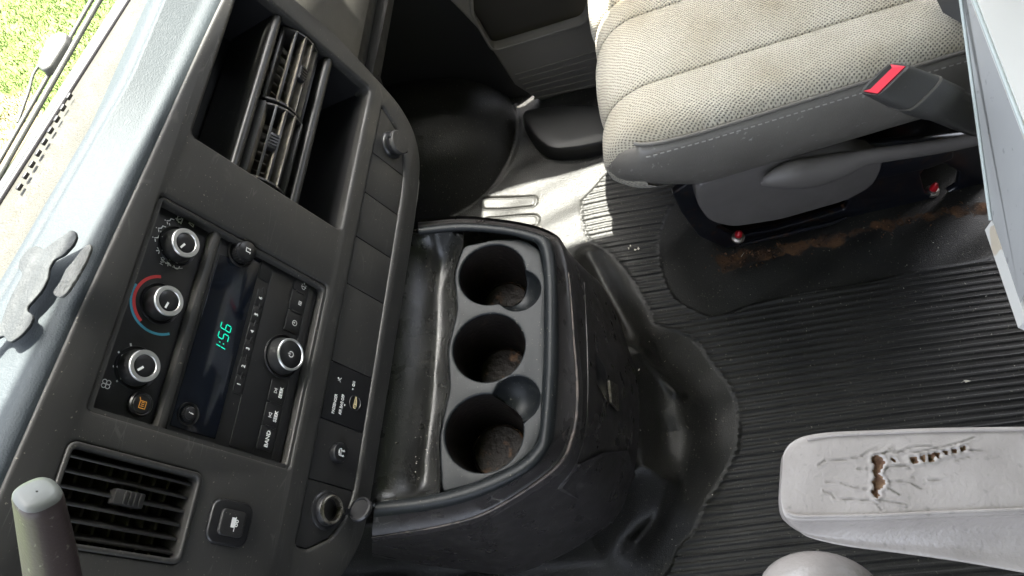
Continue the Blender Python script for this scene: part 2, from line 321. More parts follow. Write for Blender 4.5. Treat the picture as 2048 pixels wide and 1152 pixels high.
def sm(x, a, b): t = np.clip((x - a) / (b - a), 0, 1); return t * t * (3 - 2 * t)
def dline(pts, X, Y, z=0):
    d = np.full(X.shape, 9.); P = poly_w(pts, z)
    for a, b in zip(P, P[1:]):
        e = b - a; t = np.clip(((X - a[0]) * e[0] + (Y - a[1]) * e[1]) / (e @ e + 1e-12), 0, 1); d = np.minimum(d, np.hypot(X - a[0] - t * e[0], Y - a[1] - t * e[1]))
    return d
ribs = np.array([q_[:2] for q_ in catmull([W(*p, 0) for p in [(1165, 400), (1250, 325), (1385, 370), (1340, 412), (1318, 470), (1320, 530), (1340, 585), (1380, 620), (1440, 632), (1536, 603), (1976, 520), (2150, 490), (2150, 1300), (1290, 1300), (1343, 1138), (1360, 1095), (1387, 1065), (1413, 1008), (1440, 968), (1463, 925), (1475, 895), (1478, 845), (1472, 801), (1457, 767), (1428, 732), (1400, 690), (1370, 668), (1312, 650), (1302, 624), (1288, 597), (1275, 574), (1258, 549), (1238, 524), (1213, 499), (1180, 480), (1165, 440), (1165, 400)]], 4)[:-1]])
rs = sdf(ribs, PX, PY)
# engine-cover hump under the mat
cons = np.array([[.14, .12], [.23, .02], [.42, .045], [.50, .14], [.52, .6], [.10, .6]])
ch = sdf(cons, PX, PY)
hump = .10 * (1 - sm(ch, -.035, .030)) ** 1.5 + .012 * (1 - sm(ch, .0, .10))
hump = np.maximum(hump, 0) + .032 * np.exp(-(dline([(1310, 765), (1350, 810), (1368, 860), (1362, 915), (1335, 975)], PX, PY, .04) / .030) ** 2) + .016 * np.exp(-(dline([(1262, 705), (1310, 735), (1350, 775)], PX, PY, .07) / .008) ** 2) + .030 * np.exp(-(dline([(1175, 500), (1235, 610), (1285, 705)], PX, PY, .04) / .020) ** 2) + .012 * np.exp(-(dline([(1345, 965), (1310, 1040), (1275, 1080)], PX, PY, .05) / .009) ** 2) + .022 * np.exp(-(dline([(1315, 985), (1295, 1035), (1265, 1080)], PX, PY, .06) / .02) ** 2)
bulge = .13 * np.clip(1 - ((PX - .92) ** 2 + (PY - .52) ** 2) / .215 ** 2, 0, 1) ** .75 + .0035 * np.exp(-((np.hypot(PX - .92, PY - .52) - .219) / .005) ** 2) * (PX < 1.0)
dish = -.006 * np.exp(-(dline([(1370, 480), (1420, 560)], PX, PY) / .05) ** 2)
bend = 0.16 * np.clip(TT - .0, 0, None) ** 1.3 + .0015 * np.sin(TT * 9 + SS * 4)
q = (SS + bend) / .011; fr = np.abs((q % 1) - .5) * 2
big = (np.floor(q) % 3 == 0)
rib = np.where(big, .0034 * sm(fr, .40, .12), .0021 * sm(fr, .62, .30))
edge = sm(rs, .0015, -.0015)
lump = .0035 * np.sin(PX * 31 + 2 * np.sin(PY * 9)) * np.sin(PY * 17 + PX * 11) + .0015 * np.sin(PX * 77 + PY * 50)
pads = 0
for (c0, c1) in (((1015, 402), (1075, 402)), ((1018, 440), (1078, 440))):
    P0, P1 = W(c0[0] - 55, c0[1] + 4, 0)[:2], W(c1[0], c1[1], 0)[:2]; e = (P1 - P0); L_ = np.linalg.norm(e); e /= L_; s_ = (PX - P0[0]) * e[0] + (PY - P0[1]) * e[1]; t_ = -(PX - P0[0]) * e[1] + (PY - P0[1]) * e[0]
    qx = np.abs(s_ - L_ / 2) - (L_ / 2 - .012); qy = np.abs(t_) - .002; sd = np.hypot(np.maximum(qx, 0), np.maximum(qy, 0)) - .010
    pads = pads - .0035 * np.exp(-(sd / .0022) ** 2)
Z = hump + bulge + dish + rib * edge + .0016 * np.exp(-(rs / .0028) ** 2) + lump * (1 - .85 * edge) + pads
Z = np.where(TT > .66, np.maximum(Z, (TT - .66) * 2.5), Z)
st = .62 * np.exp(-(dline([(1440, 524), (1560, 502), (1700, 467), (1850, 432), (1975, 412)], PX, PY) / .012) ** 2)
rl = catmull([W(*p, 0) for p in ((1440, 524), (1500, 515), (1560, 502), (1700, 467), (1850, 432), (1975, 412))], 20)
RUST = [(rl[int(rng.integers(0, len(rl)))], rng.uniform(.004, .016)) for _ in range(46)] + [(rl[int(rng.integers(0, 34))], rng.uniform(.006, .016)) for _ in range(16)]
for p_, r_ in RUST: st = np.maximum(st, 1.15 * np.exp(-(((PX - p_[0] - rng.normal(0, .006)) ** 2 + (PY - p_[1]) ** 2) / r_ ** 2)))
nr, nc = SS.shape
fl = mk('floor', np.stack([PX.ravel(), PY.ravel(), Z.ravel()], 1), [(j * nc + i, j * nc + i + 1, (j + 1) * nc + i + 1, (j + 1) * nc + i) for j in range(nr - 1) for i in range(nc - 1)], 'floor_mat', attrs=st.ravel())
fl['kind'] = 'structure'

# ---- cab shell that shades the place: roof, windscreen header, firewall
VA = math.radians(-4); vx = np.array([math.cos(VA), math.sin(VA), 0]); vy = np.array([-math.sin(VA), math.cos(VA), 0])
MV = Matrix(((vx[0], vy[0], 0, 0), (vx[1], vy[1], 0, 0), (0, 0, 1, 0), (0, 0, 0, 1)))
def V(x, y, z): return vx * x + vy * y + np.array([0, 0, z])
rp = [(-.85, -1.2), (1.58, -1.2), (1.18, .20), (1.06, .478 - .06), (-.85, .562)]
rp[3] = (1.10, .503 - 1.10 * .09)
o = mk('roof', [(*p, 1.64) for p in rp] + [(*p, 1.60) for p in rp], [(0, 1, 2, 3, 4), (9, 8, 7, 6, 5)] + [(i, i + 5, (i + 1) % 5 + 5, (i + 1) % 5) for i in range(5)], 'roof', smooth=False); o['kind'] = 'structure'
o = box('rear_wall', (-.85, -.98, -.1), (1.40, -.95, 1.61), 'partition', None, 0, mtx=MV); o['kind'] = 'structure'
for lo, hi in (((-.68, -.96, -.1), (-.65, .62, .52)), ((-.68, -.96, 1.45), (-.65, .62, 1.61)), ((-.68, -.96, .52), (-.65, -.45, 1.45))):
    o = box('side_wall', lo, hi, 'cab_wall', None, 0, mtx=MV); o['kind'] = 'structure'

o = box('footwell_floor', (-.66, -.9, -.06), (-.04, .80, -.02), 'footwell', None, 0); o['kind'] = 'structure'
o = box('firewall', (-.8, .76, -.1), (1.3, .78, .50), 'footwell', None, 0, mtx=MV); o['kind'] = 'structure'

# ================================================================== DASHBOARD (local frame: u right, v up the stack, n out of it)
dash = thing('dashboard', 'black plastic van dashboard with centre stack, radio, vents and sunlit grey top', 'dashboard', MD)
CUB = rrect(.168, -.0945, .364, .0905, .006)
REC = rrect(-.0880, -.0925, .1005, .0985, .004)
LVT = rrect(-.182, -.006, -.112, .1035, .006)
out = [(-.30, .142), (-.16, .1365), (-.03, .129), (.12, .118), (.28, .1075), (.34, .1025), (.378, .098), (.392, .06), (.394, -.03), (.386, -.095), (.377, -.145), (.357, -.178), (.322, -.197), (.24, -.203), (.0, -.203), (-.10, -.203), (-.135, -.200), (-.17, -.183), (-.20, -.15), (-.215, -.10), (-.30, -.09)]
STRIPO = [(-.091 - .0612, -.1175), (.3535, -.1175), (.3535, -.121), (.341, -.145), (.321, -.163), (.296, -.1705), (.26, -.1735), (-.09, -.1785), (-.118, -.1730), (-.140, -.157), (-.1535, -.132)]
plate('centre_bezel', [roundpoly(out, .02), CUB, REC, LVT, roundpoly(STRIPO, .004)], 0, .026, .0035, 'bezel', dash)
# bottom lip that rolls under the stack
prof = [(-.200, -.003), (-.2075, -.008), (-.2115, -.018), (-.212, -.035), (-.207, -.07), (-.20, -.16), (-.19, -.40)]
us = np.linspace(-.30, .40, 36)
def lipv(u, v):
    t = max(0, (-.10 - u) / .11); s = max(0, (u - .29) / .10); return v + .085 * min(1, t) ** 2 + .10 * min(1.0, s) ** 2
loft('lower_lip', [[(u, lipv(u, a), b) for u in us] for a, b in prof], 'bezel', dash, world=False, angle=60)
# recess back walls
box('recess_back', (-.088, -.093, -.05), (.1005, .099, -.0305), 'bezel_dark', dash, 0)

# ---- storage cubby with rails
cw = [(.168, -.0945), (.364, -.0945), (.364, .0905), (.168, .0905)]
rows = [[(u, v_, -.012) for u, v_ in cw], [(u * .97 + .008, v_ * .96, -.085) for u, v_ in cw]]
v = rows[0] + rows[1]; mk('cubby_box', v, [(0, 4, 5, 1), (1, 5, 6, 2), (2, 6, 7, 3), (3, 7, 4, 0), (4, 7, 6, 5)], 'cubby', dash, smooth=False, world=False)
tube('cubby_rib', [(.185, .066, -.080), (.345, .066, -.080)], .004, 'cubby', dash, world=False)
for vc, r in ((.0385, .0052), (-.0345, .0060)):
    pr = []
    for u in (.170, .362):
        a = [(vc + r * math.cos(t), -.011 + r * math.sin(t)) for t in np.linspace(math.pi * 1.1, -math.pi * .1, 12)]
        pr.append([(u, vc - r, -.08)] + [(u, p, q_) for p, q_ in a] + [(u, vc + r, -.08)])
    loft('cubby_rail', pr, 'rail_black', dash, world=False, angle=50)
box('vent_housing', (.169, -.0255, -.084), (.363, .033, -.052), 'vent_dark', dash, .001)

def barrel(name, u0, u1, vc, hv, tilt, label):
    """drum air vent: frame, slats along u on a drum front, cross vanes behind, thumb tab"""
    root = bpy.data.objects.new(name, None); COL.objects.link(root); root.parent = dash; root['label'] = label
    T = Matrix.Translation(((u0 + u1) / 2, vc, -.026)) @ Matrix.Rotation(math.radians(tilt), 4, 'X'); root.matrix_local = T
    hu = (u1 - u0) / 2; R_ = .034
    zf = lambda y: math.sqrt(max(1e-6, R_ ** 2 - y * y)) - .010
    ys = np.linspace(-hv, hv, 15)
    for sx in (-1, 1):                                  # end cheeks
        pts = [(y, zf(y)) for y in ys] + [(hv, -.02), (-hv, -.02)]
        vv = [(sx * hu, y, z) for y, z in pts] + [(sx * (hu - .0022), y, z) for y, z in pts]; k = len(pts)
        mk('vent_cheek', vv, [tuple(range(k)), tuple(range(2 * k - 1, k - 1, -1))] + [(i, (i + 1) % k, k + (i + 1) % k, k + i) for i in range(k)], 'vent_dark', root, world=False, angle=30)
    n = 6
    for i in range(n):
        y = -hv + 2 * hv * i / (n - 1); z = zf(y); w = .0011 if 0 < i < n - 1 else .0018
        a = math.atan2(z + .01, y) ; mt = Matrix.Translation((0, y, z)) @ Matrix.Rotation(a - math.pi / 2, 4, 'X')
        box('slat', (-hu, -w, -.012), (hu, w, .0006), 'vent_dust' if 0 < i < 5 else 'vent_dark', root, .0005, mtx=mt)
        if 0 < i < n - 1: box('slat_edge', (-hu + .002, -w - .0002, .0006), (hu - .002, w + .0002, .0012), 'gloss_black', root, .0003, mtx=mt)
    for i in range(7):
        x = -hu + 2 * hu * (i + 1) / 8
        box('vane', (x - .0008, -hv * .95, -.028), (x + .0008, hv * .95, zf(hv) - .012), 'vent_dust', root, .0003)
    box('vent_back', (-hu, -hv, -.030), (hu, hv, -.0285), 'vent_dust', root, 0)
    box('thumb_tab', (-.009, -.0045, zf(0) - .004), (.009, .0045, zf(0) + .0035), 'gloss_black', root, .001)
    for q_ in range(4): box('tab_grip', (-.006 + q_ * .0035, -.0046, zf(0) + .0032), (-.0045 + q_ * .0035, .0046, zf(0) + .0044), 'gloss_black', root, .0003)
    return root
barrel('air_vent', .2635, .3610, .0015, .0270, 6, 'upper drum air vent in the storage cubby, tilted up')
barrel('air_vent', .1705, .2605, .0015, .0270, -20, 'lower drum air vent in the storage cubby, slats full of dust')
# solid drum shell seen above the turned-down vent
pr = []
for u in (.1715, .2605): pr.append([(u, .0015 + .0345 * math.cos(t), -.034 + .0345 * math.sin(t)) for t in np.linspace(math.radians(48), math.radians(12), 8)])
loft('vent_drum', [[(p[0], p[1], p[2] - .002) for p in r] for r in pr][::-1], 'vent_dark', dash, world=False)

# ---- driver-side louvre vent
lv = bpy.data.objects.new('louvre_vent', None); COL.objects.link(lv); lv.parent = dash; lv['label'] = 'dusty louvre air vent behind the shift lever'
plate('vent_frame', [rrect(-.1825, -.007, -.1115, .1045, .007), rrect(-.1785, -.003, -.1155, .1005, .005)], .0015, .060, .0014, 'bezel', lv)
for i in range(6):
    u = -.1205 - i * .0107
    mt = Matrix.Translation((u, 0, -.008)) @ Matrix.Rotation(math.radians(-18), 4, 'Y')
    box('slat', (-.0011, -.002, -.012), (.0011, .0995, .003), 'vent_dark', lv, .0008, mtx=mt)
for i in range(8):
    v_ = .008 + i * .0122
    box('vane', (-.178, v_ - .0012, -.045), (-.116, v_ + .0012, -.022), 'vent_dust', lv, .0004)
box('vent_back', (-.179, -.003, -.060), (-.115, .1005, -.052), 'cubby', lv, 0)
box('thumb_tab', (-.1475, .036, -.010), (-.1365, .060, -.0005), 'vent_dark', lv, .001)
for q_ in range(4): box('tab_grip', (-.1465, .0395 + q_ * .004, -.001), (-.1375, .041 + q_ * .004, .0008), 'vent_dark', lv, .0004)

# ---- tow/haul push button
tb = plate('trailer_button', [rrect(-.1625, -.0615, -.127, -.021, .009)], .0035, .01, .0018, 'gloss_black', dash, label='square push button with a white trailer symbol')
plate('button_cap', [rrect(-.1555, -.0535, -.1345, -.0295, .004)], .0062, .006, .0012, 'bezel_dark', tb)
strokes('trailer_symbol', [[(-.0062, -.0022), (.005, -.0022)], arc(-.0012, -.0036, .0011, 0, 360, 10), arc(.0018, -.0036, .0011, 0, 360, 10)], .0007, .00645, 'print', tb, (-.145, -.041), 1, polys=[[(-.0035, -.0022), (.0045, -.0022), (.0045, .0018), (-.0035, .0018)]])

# ---- climate control panel
CP = -.012
clim = plate('climate_panel', [rrect(-.0875, .0425, .0995, .098, .003)], CP, .006, .0008, 'panel_face', dash, label='heater panel with three ringed knobs')
box('panel_divider', (-.0875, .0335, -.028), (.0995, .0415, -.004), 'bezel', dash, .002)
plate('recess_frame', [REC, rrect(-.086, -.0895, .0955, .097, .004)], -.0015, .02, .003, 'bezel', dash)
def knob(name, c, r, h, base, label, marks=0, ang=-110, ringw=.0033, sub='chrome'):
    k = revolve(name, [(r * 1.17, base), (r * 1.17, base + h * .25), (r * 1.08, base + h * .55), (r * 1.03, base + h * .97), (r * .9, base + h)], c, 'knob_side', dash, 48, label=label)
    revolve('ring', [(r * 1.03, base + h * .94), (r * 1.02, base + h * 1.05), (r * .99, base + h * 1.09), (r - ringw, base + h * 1.09), (r - ringw - .0005, base + h * 1.01)], c, sub, k, 48, cap=False)
    revolve('cap', [(r - ringw, base + h * 1.0), (r - ringw - .001, base + h * 1.04), (r * .3, base + h * 1.06), (.0004, base + h * 1.06)], c, 'gloss_black', k, 40)
    if marks:
        a = math.radians(ang); d_ = (math.cos(a), math.sin(a))
        strokes('pointer', [[(c[0] + d_[0] * r * .18, c[1] + d_[1] * r * .18), (c[0] + d_[0] * r * .52, c[1] + d_[1] * r * .52)]], .0018, base + h * 1.07, 'print', k)
    return k
K1, K2, K3 = (.069, .0665), (.0145, .0655), (-.0435, .0685)
knob('mode_knob', K1, .0126, .0125, CP, 'air mode knob beside the flow symbols', 1, 151)
knob('temperature_knob', K2, .0126, .0125, CP, 'temperature knob inside the red and blue arc', 1, 168)
knob('fan_knob', K3, .0126, .0125, CP, 'fan knob beside four white ticks', 1, 138)
for c in (K1, K2, K3): revolve('knob_well', [(.0178, CP + .0001), (.0172, CP + .0012), (.0155, CP + .0004)], c, 'gloss_black', clim, 40, cap=False)
PN = CP + .0002
strokes('cold_arc', [arc(K2[0], K2[1], .0258, 75, 213, 30)], .0021, PN, 'blue_print', clim, (0, -.0008))
strokes('hot_arc', [arc(K2[0], K2[1], .0233, 20, 148, 30)], .0026, PN + .00006, 'red_print', clim, (0, -.0008))
for p in ((262, 692), (240, 707), (231, 733), (237, 760)):
    c = D(*p, CP); d_ = Vector((c[0] - K3[0], c[1] - K3[1])).normalized(); strokes('fan_tick', [[(c[0] - d_.x * .0017, c[1] - d_.y * .0017), (c[0] + d_.x * .0017, c[1] + d_.y * .0017)]], .0014, PN, 'print_grey', clim)
c = D(212, 768, CP); strokes('fan_symbol', [arc(.0022 * math.cos(a), .0022 * math.sin(a), .0017, 0, 360, 10) for a in (.8, 2.37, 3.94, 5.5)], .0006, PN, 'print_grey', clim, c)
person = [[(-.001, .0035), (-.001, .0032)], [(-.0008, .0018), (.0006, -.0005), (.0028, -.001), (.0032, -.0035)], [(-.0032, .0005), (-.0018, .0012)], [(-.0032, -.0016), (-.002, -.0008)]]
sn = [[(-.0028 * math.cos(a), -.0028 * math.sin(a)), (.0028 * math.cos(a), .0028 * math.sin(a))] for a in (0, math.pi / 3, 2 * math.pi / 3)]
fan_ = [[(-.003, -.0018), (-.0018, .0025), (.0018, .0025), (.003, -.0018), (-.003, -.0018)], [(-.0008, -.001), (-.0008, .0016)], [(.0008, -.001), (.0008, .0016)]]
for p, ln, s_ in (((384, 446), fan_, .9), ((360, 439), person + fan_[:1], .95), ((338, 442), person, .9), ((321, 457), person, .95), ((314, 476), person[:3], .95), ((319, 501), sn, .9), ((337, 526), sn, .9), ((353, 532), [arc(0, 0, .0022, 0, 360, 14)], 1)):
    strokes('mode_symbol', ln, .0008, PN, 'print', clim, D(*p, CP), s_ * 1.15)
text('mode_lettering', 'MAX', *D(325, 521, CP), .0042, PN, 'print_grey', clim, sx=.9)
strokes('cooling_arc', [arc(K1[0], K1[1], .0196, 148, 180, 8), arc(K1[0], K1[1], .0196, 184, 212, 6)], .0005, PN, 'print_grey', clim)
c = D(284, 808, CP + .004)
db = revolve('defogger_button', [(.0098, CP), (.0098, CP + .003), (.0088, CP + .0042), (.0078, CP + .0036), (.0072, CP + .0042), (.0004, CP + .0046)], c, 'gloss_black', dash, 36, label='round button with an amber mirror symbol')
strokes('defogger_symbol', [[(-.0035, -.0028), (.0022, -.0028), (.0022, .0024), (-.0035, .0024), (-.0035, -.0028)]] + [[(-.0018 + i * .0015, -.0012), (-.0018 + i * .0015, .001)] for i in range(3)] + [[(.0022, .0024), (.0044, .0034)]], .0006, CP + .0048, 'amber', db, c)

# ---- radio
RP = -.0095
radio = plate('radio', [rrect(-.0835, -.0875, .0985, .0310, .003)], RP, .02, .0008, 'panel_face', dash, label='car radio with a dark clock display and a large ringed knob')
plate('display', [[(-.0795, .0285), (.0795, .0285), (.081, .012), (.0935, .003), (.0935, -.0150), (-.0795, -.0150)]], RP + .0008, .004, .0003, 'display', radio, label='dark glass display showing 1:56')
# seven segment clock
def digit(ch, u, v_, w, h):
    seg = {'a': ((0, h), (w, h)), 'b': ((w, h), (w, h / 2)), 'c': ((w, h / 2), (w, 0)), 'd': ((0, 0), (w, 0)), 'e': ((0, h / 2), (0, 0)), 'f': ((0, h), (0, h / 2)), 'g': ((0, h / 2), (w, h / 2))}
    on = {'1': 'bc', '5': 'afgcd', '6': 'afgecd'}[ch]; L_ = []
    for s_ in on:
        (x0, y0), (x1, y1) = seg[s_]; dx, dy = (x1 - x0) * .14, (y1 - y0) * .14
        sh = lambda x, y: (u + x + y * .14, v_ + y)
        L_.append([sh(x0 + dx, y0 + dy), sh(x1 - dx, y1 - dy)])
    return L_
cu, cv = D(430, 688, RP)[0], D(447, 660, RP)[1] - .0062
L_ = digit('1', cu - .0015, cv, .0001, .0105) + digit('5', cu + .0055, cv, .0056, .0105) + digit('6', cu + .0145, cv, .0056, .0105)
L_ += [[(cu + .0026, cv + .0030), (cu + .0026, cv + .0036)], [(cu + .003, cv + .0070), (cu + .003, cv + .0076)]]
strokes('clock_digits', L_, .0010, RP + .0011, 'teal_led', radio)
def button(name, u0, v0, u1, v1, h=.0012, m='panel_face'): return plate(name, [rrect(u0, v0, u1, v1, .0008, 2)], RP + h, .004, .0004, m, radio, res=1)
for i, s_ in enumerate('123456'):
    u = -.0275 + i * .0171; b = button('preset_button', u - .0083, -.0285, u + .0083, -.0195)
    text('preset_number', s_, u, -.0240, .0052, RP + .0013, 'print', b, bold=.0001)
    button('button_gap', u + .0083 - .0032, -.0262, u + .0083 + .0032, -.0240, .0017, 'gloss_black')
button('radio_panel', -.0815, -.0560, .0965, -.0300, .0006); button('radio_panel', .0765, -.0290, .0965, -.0165, .0008)
for nm, uc, tx in (('clock_button', .0500, 'c'), ('menu_button', .0720, 'm'), ('sound_button', .0915, 's'), ('seek_up_button', -.0210, 'SEEK'), ('seek_down_button', -.0440, 'SEEK'), ('band_button', -.0660, 'BAND')):
    w = .0110 if nm != 'sound_button' else .0085
    b = button(nm, uc - w + .0004, -.0745, uc + w - .0004, -.0575); z = RP + .0013
    if tx == 'c': strokes('clock_symbol', [arc(0, 0, .0026, 0, 360, 16), [(0, .0016), (0, 0), (.0014, 0)]], .0006, z, 'print', b, (uc, -.0680))
    elif tx == 'm': strokes('menu_symbol', [[(-.0018, -.0015), (.0018, -.0015), (.0018, .0015), (-.0018, .0015), (-.0018, -.0015)], [(-.0018, 0), (.0018, 0)], [(0, .0015), (0, -.0015)]], .0006, z, 'print', b, (uc, -.0690))
    elif tx == 's': strokes('sound_symbol', [[(-.0035, -.001), (-.0035, .001), (-.001, .0025), (-.001, -.0025), (-.0035, -.001)], [(.0008, 0), (.0026, 0)]], .0006, z, 'print', b, (uc, -.0690), 1.1, polys=[[(.0020, .0012), (.0032, 0), (.002, -.0012)], [(.0, .0018), (.0012, .0018), (.0006, .003)], [(.0, -.0018), (.0006, -.003), (.0012, -.0018)]])
    elif tx == 'SEEK':
        sg = 1 if 'up' in nm else -1
        text('lettering', tx, uc, -.0705, .0050, z, 'print', b, bold=.00012); strokes('seek_symbol', [[(-.0017 * sg, -.0017), (-.0017 * sg, .0017), (.0014 * sg, 0), (-.0017 * sg, -.0017)], [(.0021 * sg, -.0017), (.0021 * sg, .0017)]], .0005, z, 'print', b, (uc, -.0640))
    else: text('lettering', tx, uc, -.0670, .0056, z, 'print', b, bold=.00012)
for u in (.0612, .0826, -.0325, -.0550): button('button_gap', u - .001, -.0720, u + .001, -.0610, .002, 'gloss_black')
button('disc_slot_trim', -.0815, -.0835, .0965, -.0765, .0008)
vk = (.0135, -.0630)
kb = knob('volume_knob', vk, .0152, .0125, RP, 'large radio knob with a power symbol', ringw=.0016)
revolve('knob_dish', [(.0212, RP + .0001), (.0205, RP + .002), (.0190, RP + .0006)], vk, 'gloss_black', kb, 48, cap=False)
strokes('power_symbol', [arc(0, 0, .0026, 120, 420, 16), [(0, .0008), (0, .0035)]], .0007, RP + .0125 * 1.065, 'print', kb, vk)
revolve('centre_dimple', [(.0046, RP + .0125 * 1.061), (.0042, RP + .0125 * 1.063)], vk, 'bezel_dark', kb, 30)
def small_knob(name, c, r, h, dish, label, sym):
    k = revolve(name, [(r * 1.12, RP), (r * 1.1, RP + h * .6), (r, RP + h * .62), (r, RP + h * .95), (r * .9, RP + h), (.0004, RP + h)], c, 'gloss_black', dash, 36, label=label)
    revolve('knob_dish', [(dish, RP + .0001), (dish * .97, RP + .0026), (dish * .86, RP + .0014), (dish * .8, RP + .0004)], c, 'vent_dark', k, 40, cap=False)
    for i in range(24):
        a = 2 * math.pi * i / 24; box('grip', (-.0003, -.0004, RP + .001), (.0006, .0004, RP + h * .6), 'knob_side', k, 0, mtx=Matrix.Translation((c[0] + r * 1.1 * math.cos(a), c[1] + r * 1.1 * math.sin(a), 0)) @ Matrix.Rotation(a, 4, 'Z'))
    strokes('symbol', sym, .0008, RP + h + .0002, 'print', k, c); return k
small_knob('tune_knob', D(497, 501, RP + .012), .0090, .012, .0140, 'small ribbed radio knob with a note symbol', [[(-.0016, -.0022), (-.0016, .0022), (.0018, .0028), (.0018, -.0014)], [(-.0026, -.0022), (-.0012, -.0022)], [(.0008, -.0016), (.0022, -.0016)]])
small_knob('info_knob', D(383, 827, RP + .006), .0052, .006, .0098, 'smallest radio knob with an i', [[(-.0002, -.0016), (.0002, .001)], [(.0004, .0021), (.0005, .0023)]])

# ---- row of blanking plates and switches under the radio
SE = [.3530, .2870, .2320, .1740, .1160, .0280, -.0315, -.0910, -.1525]
SN = -.0025
for i in range(8):
    a, b = SE[i + 1] + .0005, SE[i] - .0005; m_ = 'display' if i == 5 else 'bezel_dark' if i > 5 else 'bezel'
    if i == 0: lp = [(a, -.1180), (.3525, -.1180), (.3525, -.1215), (.340, -.145), (.3205, -.1625), (.296, -.1698), (a, -.1710)]
    elif i == 7: lp = [(b, -.1180), (-.1515, -.1180), (-.1525, -.132), (-.139, -.1563), (-.1175, -.1722), (b, -.1775)]
    else: lp = [(a, -.1180), (b, -.1180), (b, -.1725 - .006 * (i > 1)), (a, -.1730 - .0052 * (i > 1))]
    pn = plate('switch_plate', [roundpoly(lp, .0015, 2)], SN, .006, .0006, 'gloss_black' if i == 5 else m_, dash, label={0: 'curved end plate with a capped power socket', 5: 'shiny black plate with passenger air bag lettering', 6: 'plate with a round stability control button', 7: 'curved end plate with an open power socket'}.get(i))
    z = SN + .0002
    if i == 5:
        text('lettering', 'PASSENGER', -.0135, -.1325, .0050, z, 'print', pn, sx=.78, bold=.00008); text('lettering', 'AIR BAG OFF', -.0115, -.1418, .0050, z, 'print', pn, sx=.72, bold=.00008); text('lettering', 'ON', .0140, -.1530, .0048, z, 'print', pn, sx=.75, bold=.00008)
        strokes('indicator', [], .001, z, 'print', pn, polys=[[(-.012, -.1465), (-.010, -.1465), (-.010, -.1450), (-.012, -.1450)], [(.0075, -.1535), (.0092, -.1535), (.0092, -.1518), (.0075, -.1518)]])
        strokes('person_symbol', [[(-.001, .0025), (.0004, 0), (.0025, -.0014)], [(-.002, -.001), (.0014, .002)], arc(.0012, .0026, .0006, 0, 360, 8)], .0006, z, 'print', pn, (.0120, -.1335))
        kc = D(710, 806, SN); revolve('key_lock', [(.0083, z), (.0080, z + .0006), (.0074, z + .0006), (.0070, z - .0001)], kc, 'panel_face', pn, 36, cap=False)
        strokes('key_symbol', [], .001, z + .0003, 'yellow', pn, kc, polys=[[(-.0062, -.0012), (-.0058, .0020), (-.003, .0024), (.0065, .0012), (.0065, -.0008), (-.003, -.0026)]])
        strokes('key_detail', [arc(-.0036, 0, .0012, 0, 360, 10), [(-.001, .0004), (.0045, .0004)]], .0006, z + .0005, 'bezel_dark', pn, kc)
    if i == 6:
        c = D(682, 905, SN + .006); bt = revolve('stability_button', [(.0100, SN), (.0100, SN + .0048), (.0092, SN + .0066), (.008, SN + .007), (.0004, SN + .0066)], c, 'gloss_black', pn, 36)
        strokes('car_symbol', [[(-.0035, .0), (-.003, .0022), (.003, .0022), (.0035, 0), (-.0035, 0)], [(-.0026, -.001), (-.0038, -.0024), (-.0022, -.0034), (-.0036, -.0046)], [(.0022, -.001), (.001, -.0024), (.0028, -.0034), (.0014, -.0046)], [(-.0015, .003), (.0015, .003)]], .0009, SN + .0072, 'print', pn, (c[0], c[1] + .001))
    if i == 7:
        c = (-.1150, -.1460)
        revolve('socket_collar', [(.0185, SN), (.0183, SN + .002), (.0170, SN + .003), (.0150, SN + .0034), (.0146, SN + .006), (.0132, SN + .0085)], c, 'gloss_black', pn, 44, cap=False)
        revolve('socket_ring', [(.0137, SN + .0075), (.0136, SN + .0098), (.0124, SN + .0104), (.0108, SN + .0098), (.0106, SN - .004)], c, 'chrome_dull', pn, 44, cap=False)
        revolve('socket_well', [(.0107, SN + .004), (.0104, SN - .0030), (.0098, SN - .0028), (.003, SN - .0026)], c, 'cup_wall', pn, 40)
        T = Matrix.Translation((-.1090, -.1790, SN + .013)) @ Matrix.Rotation(math.radians(-78), 4, 'X') @ Matrix.Rotation(math.radians(14), 4, 'Y')
        revolve('socket_cap', [(.0125, -.0015), (.0128, .001), (.0118, .0028), (.0100, .0030), (.0094, .0016), (.0005, .0014)], (0, 0), 'gloss_black', pn, 36, mtx=T)
        revolve('socket_cap', [(.0118, -.0010), (.0095, -.0048), (.0005, -.0055)], (0, 0), 'gloss_black', pn, 36, mtx=T)
        tube('cap_hinge', [(-.116, -.1655, SN + .006), (-.109, -.1655, SN + .006)], .0016, 'gloss_black', pn, world=False); box('cap_strap', (-.1155, -.172, SN + .004), (-.1095, -.160, SN + .0065), 'gloss_black', pn, .0008)
    if i == 0:
        c = (.3150, -.1440)
        revolve('socket_collar', [(.0170, SN), (.0168, SN + .0025), (.0155, SN + .0042), (.0140, SN + .005), (.0138, SN + .009)], c, 'gloss_black', pn, 44, cap=False)
        revolve('socket_cap', [(.0142, SN + .0088), (.0150, SN + .0098), (.0150, SN + .0130), (.0138, SN + .0148), (.0005, SN + .0154)], c, 'bezel', pn, 44)
        box('cap_tab', (c[0] - .003, c[1] + .0125, SN + .0095), (c[0] + .003, c[1] + .0165, SN + .0135), 'gloss_black', pn, .001); box('cap_tab', (c[0] - .003, c[1] - .0185, SN + .003), (c[0] + .003, c[1] - .013, SN + .0115), 'gloss_black', pn, .001)

# ---- glove box side of the dash
pf = [(.115, -.012), (.02, -.006), (-.075, -.008), (-.090, -.012), (-.098, -.024), (-.15, -.055), (-.185, -.075), (-.19, -.30)]
us2 = np.linspace(.370, .80, 16)
loft('glove_box', [[(u, a, b - .018 - .03 * (u - .37)) for u in us2] for a, b in pf], 'glove', dash, world=False, angle=40)

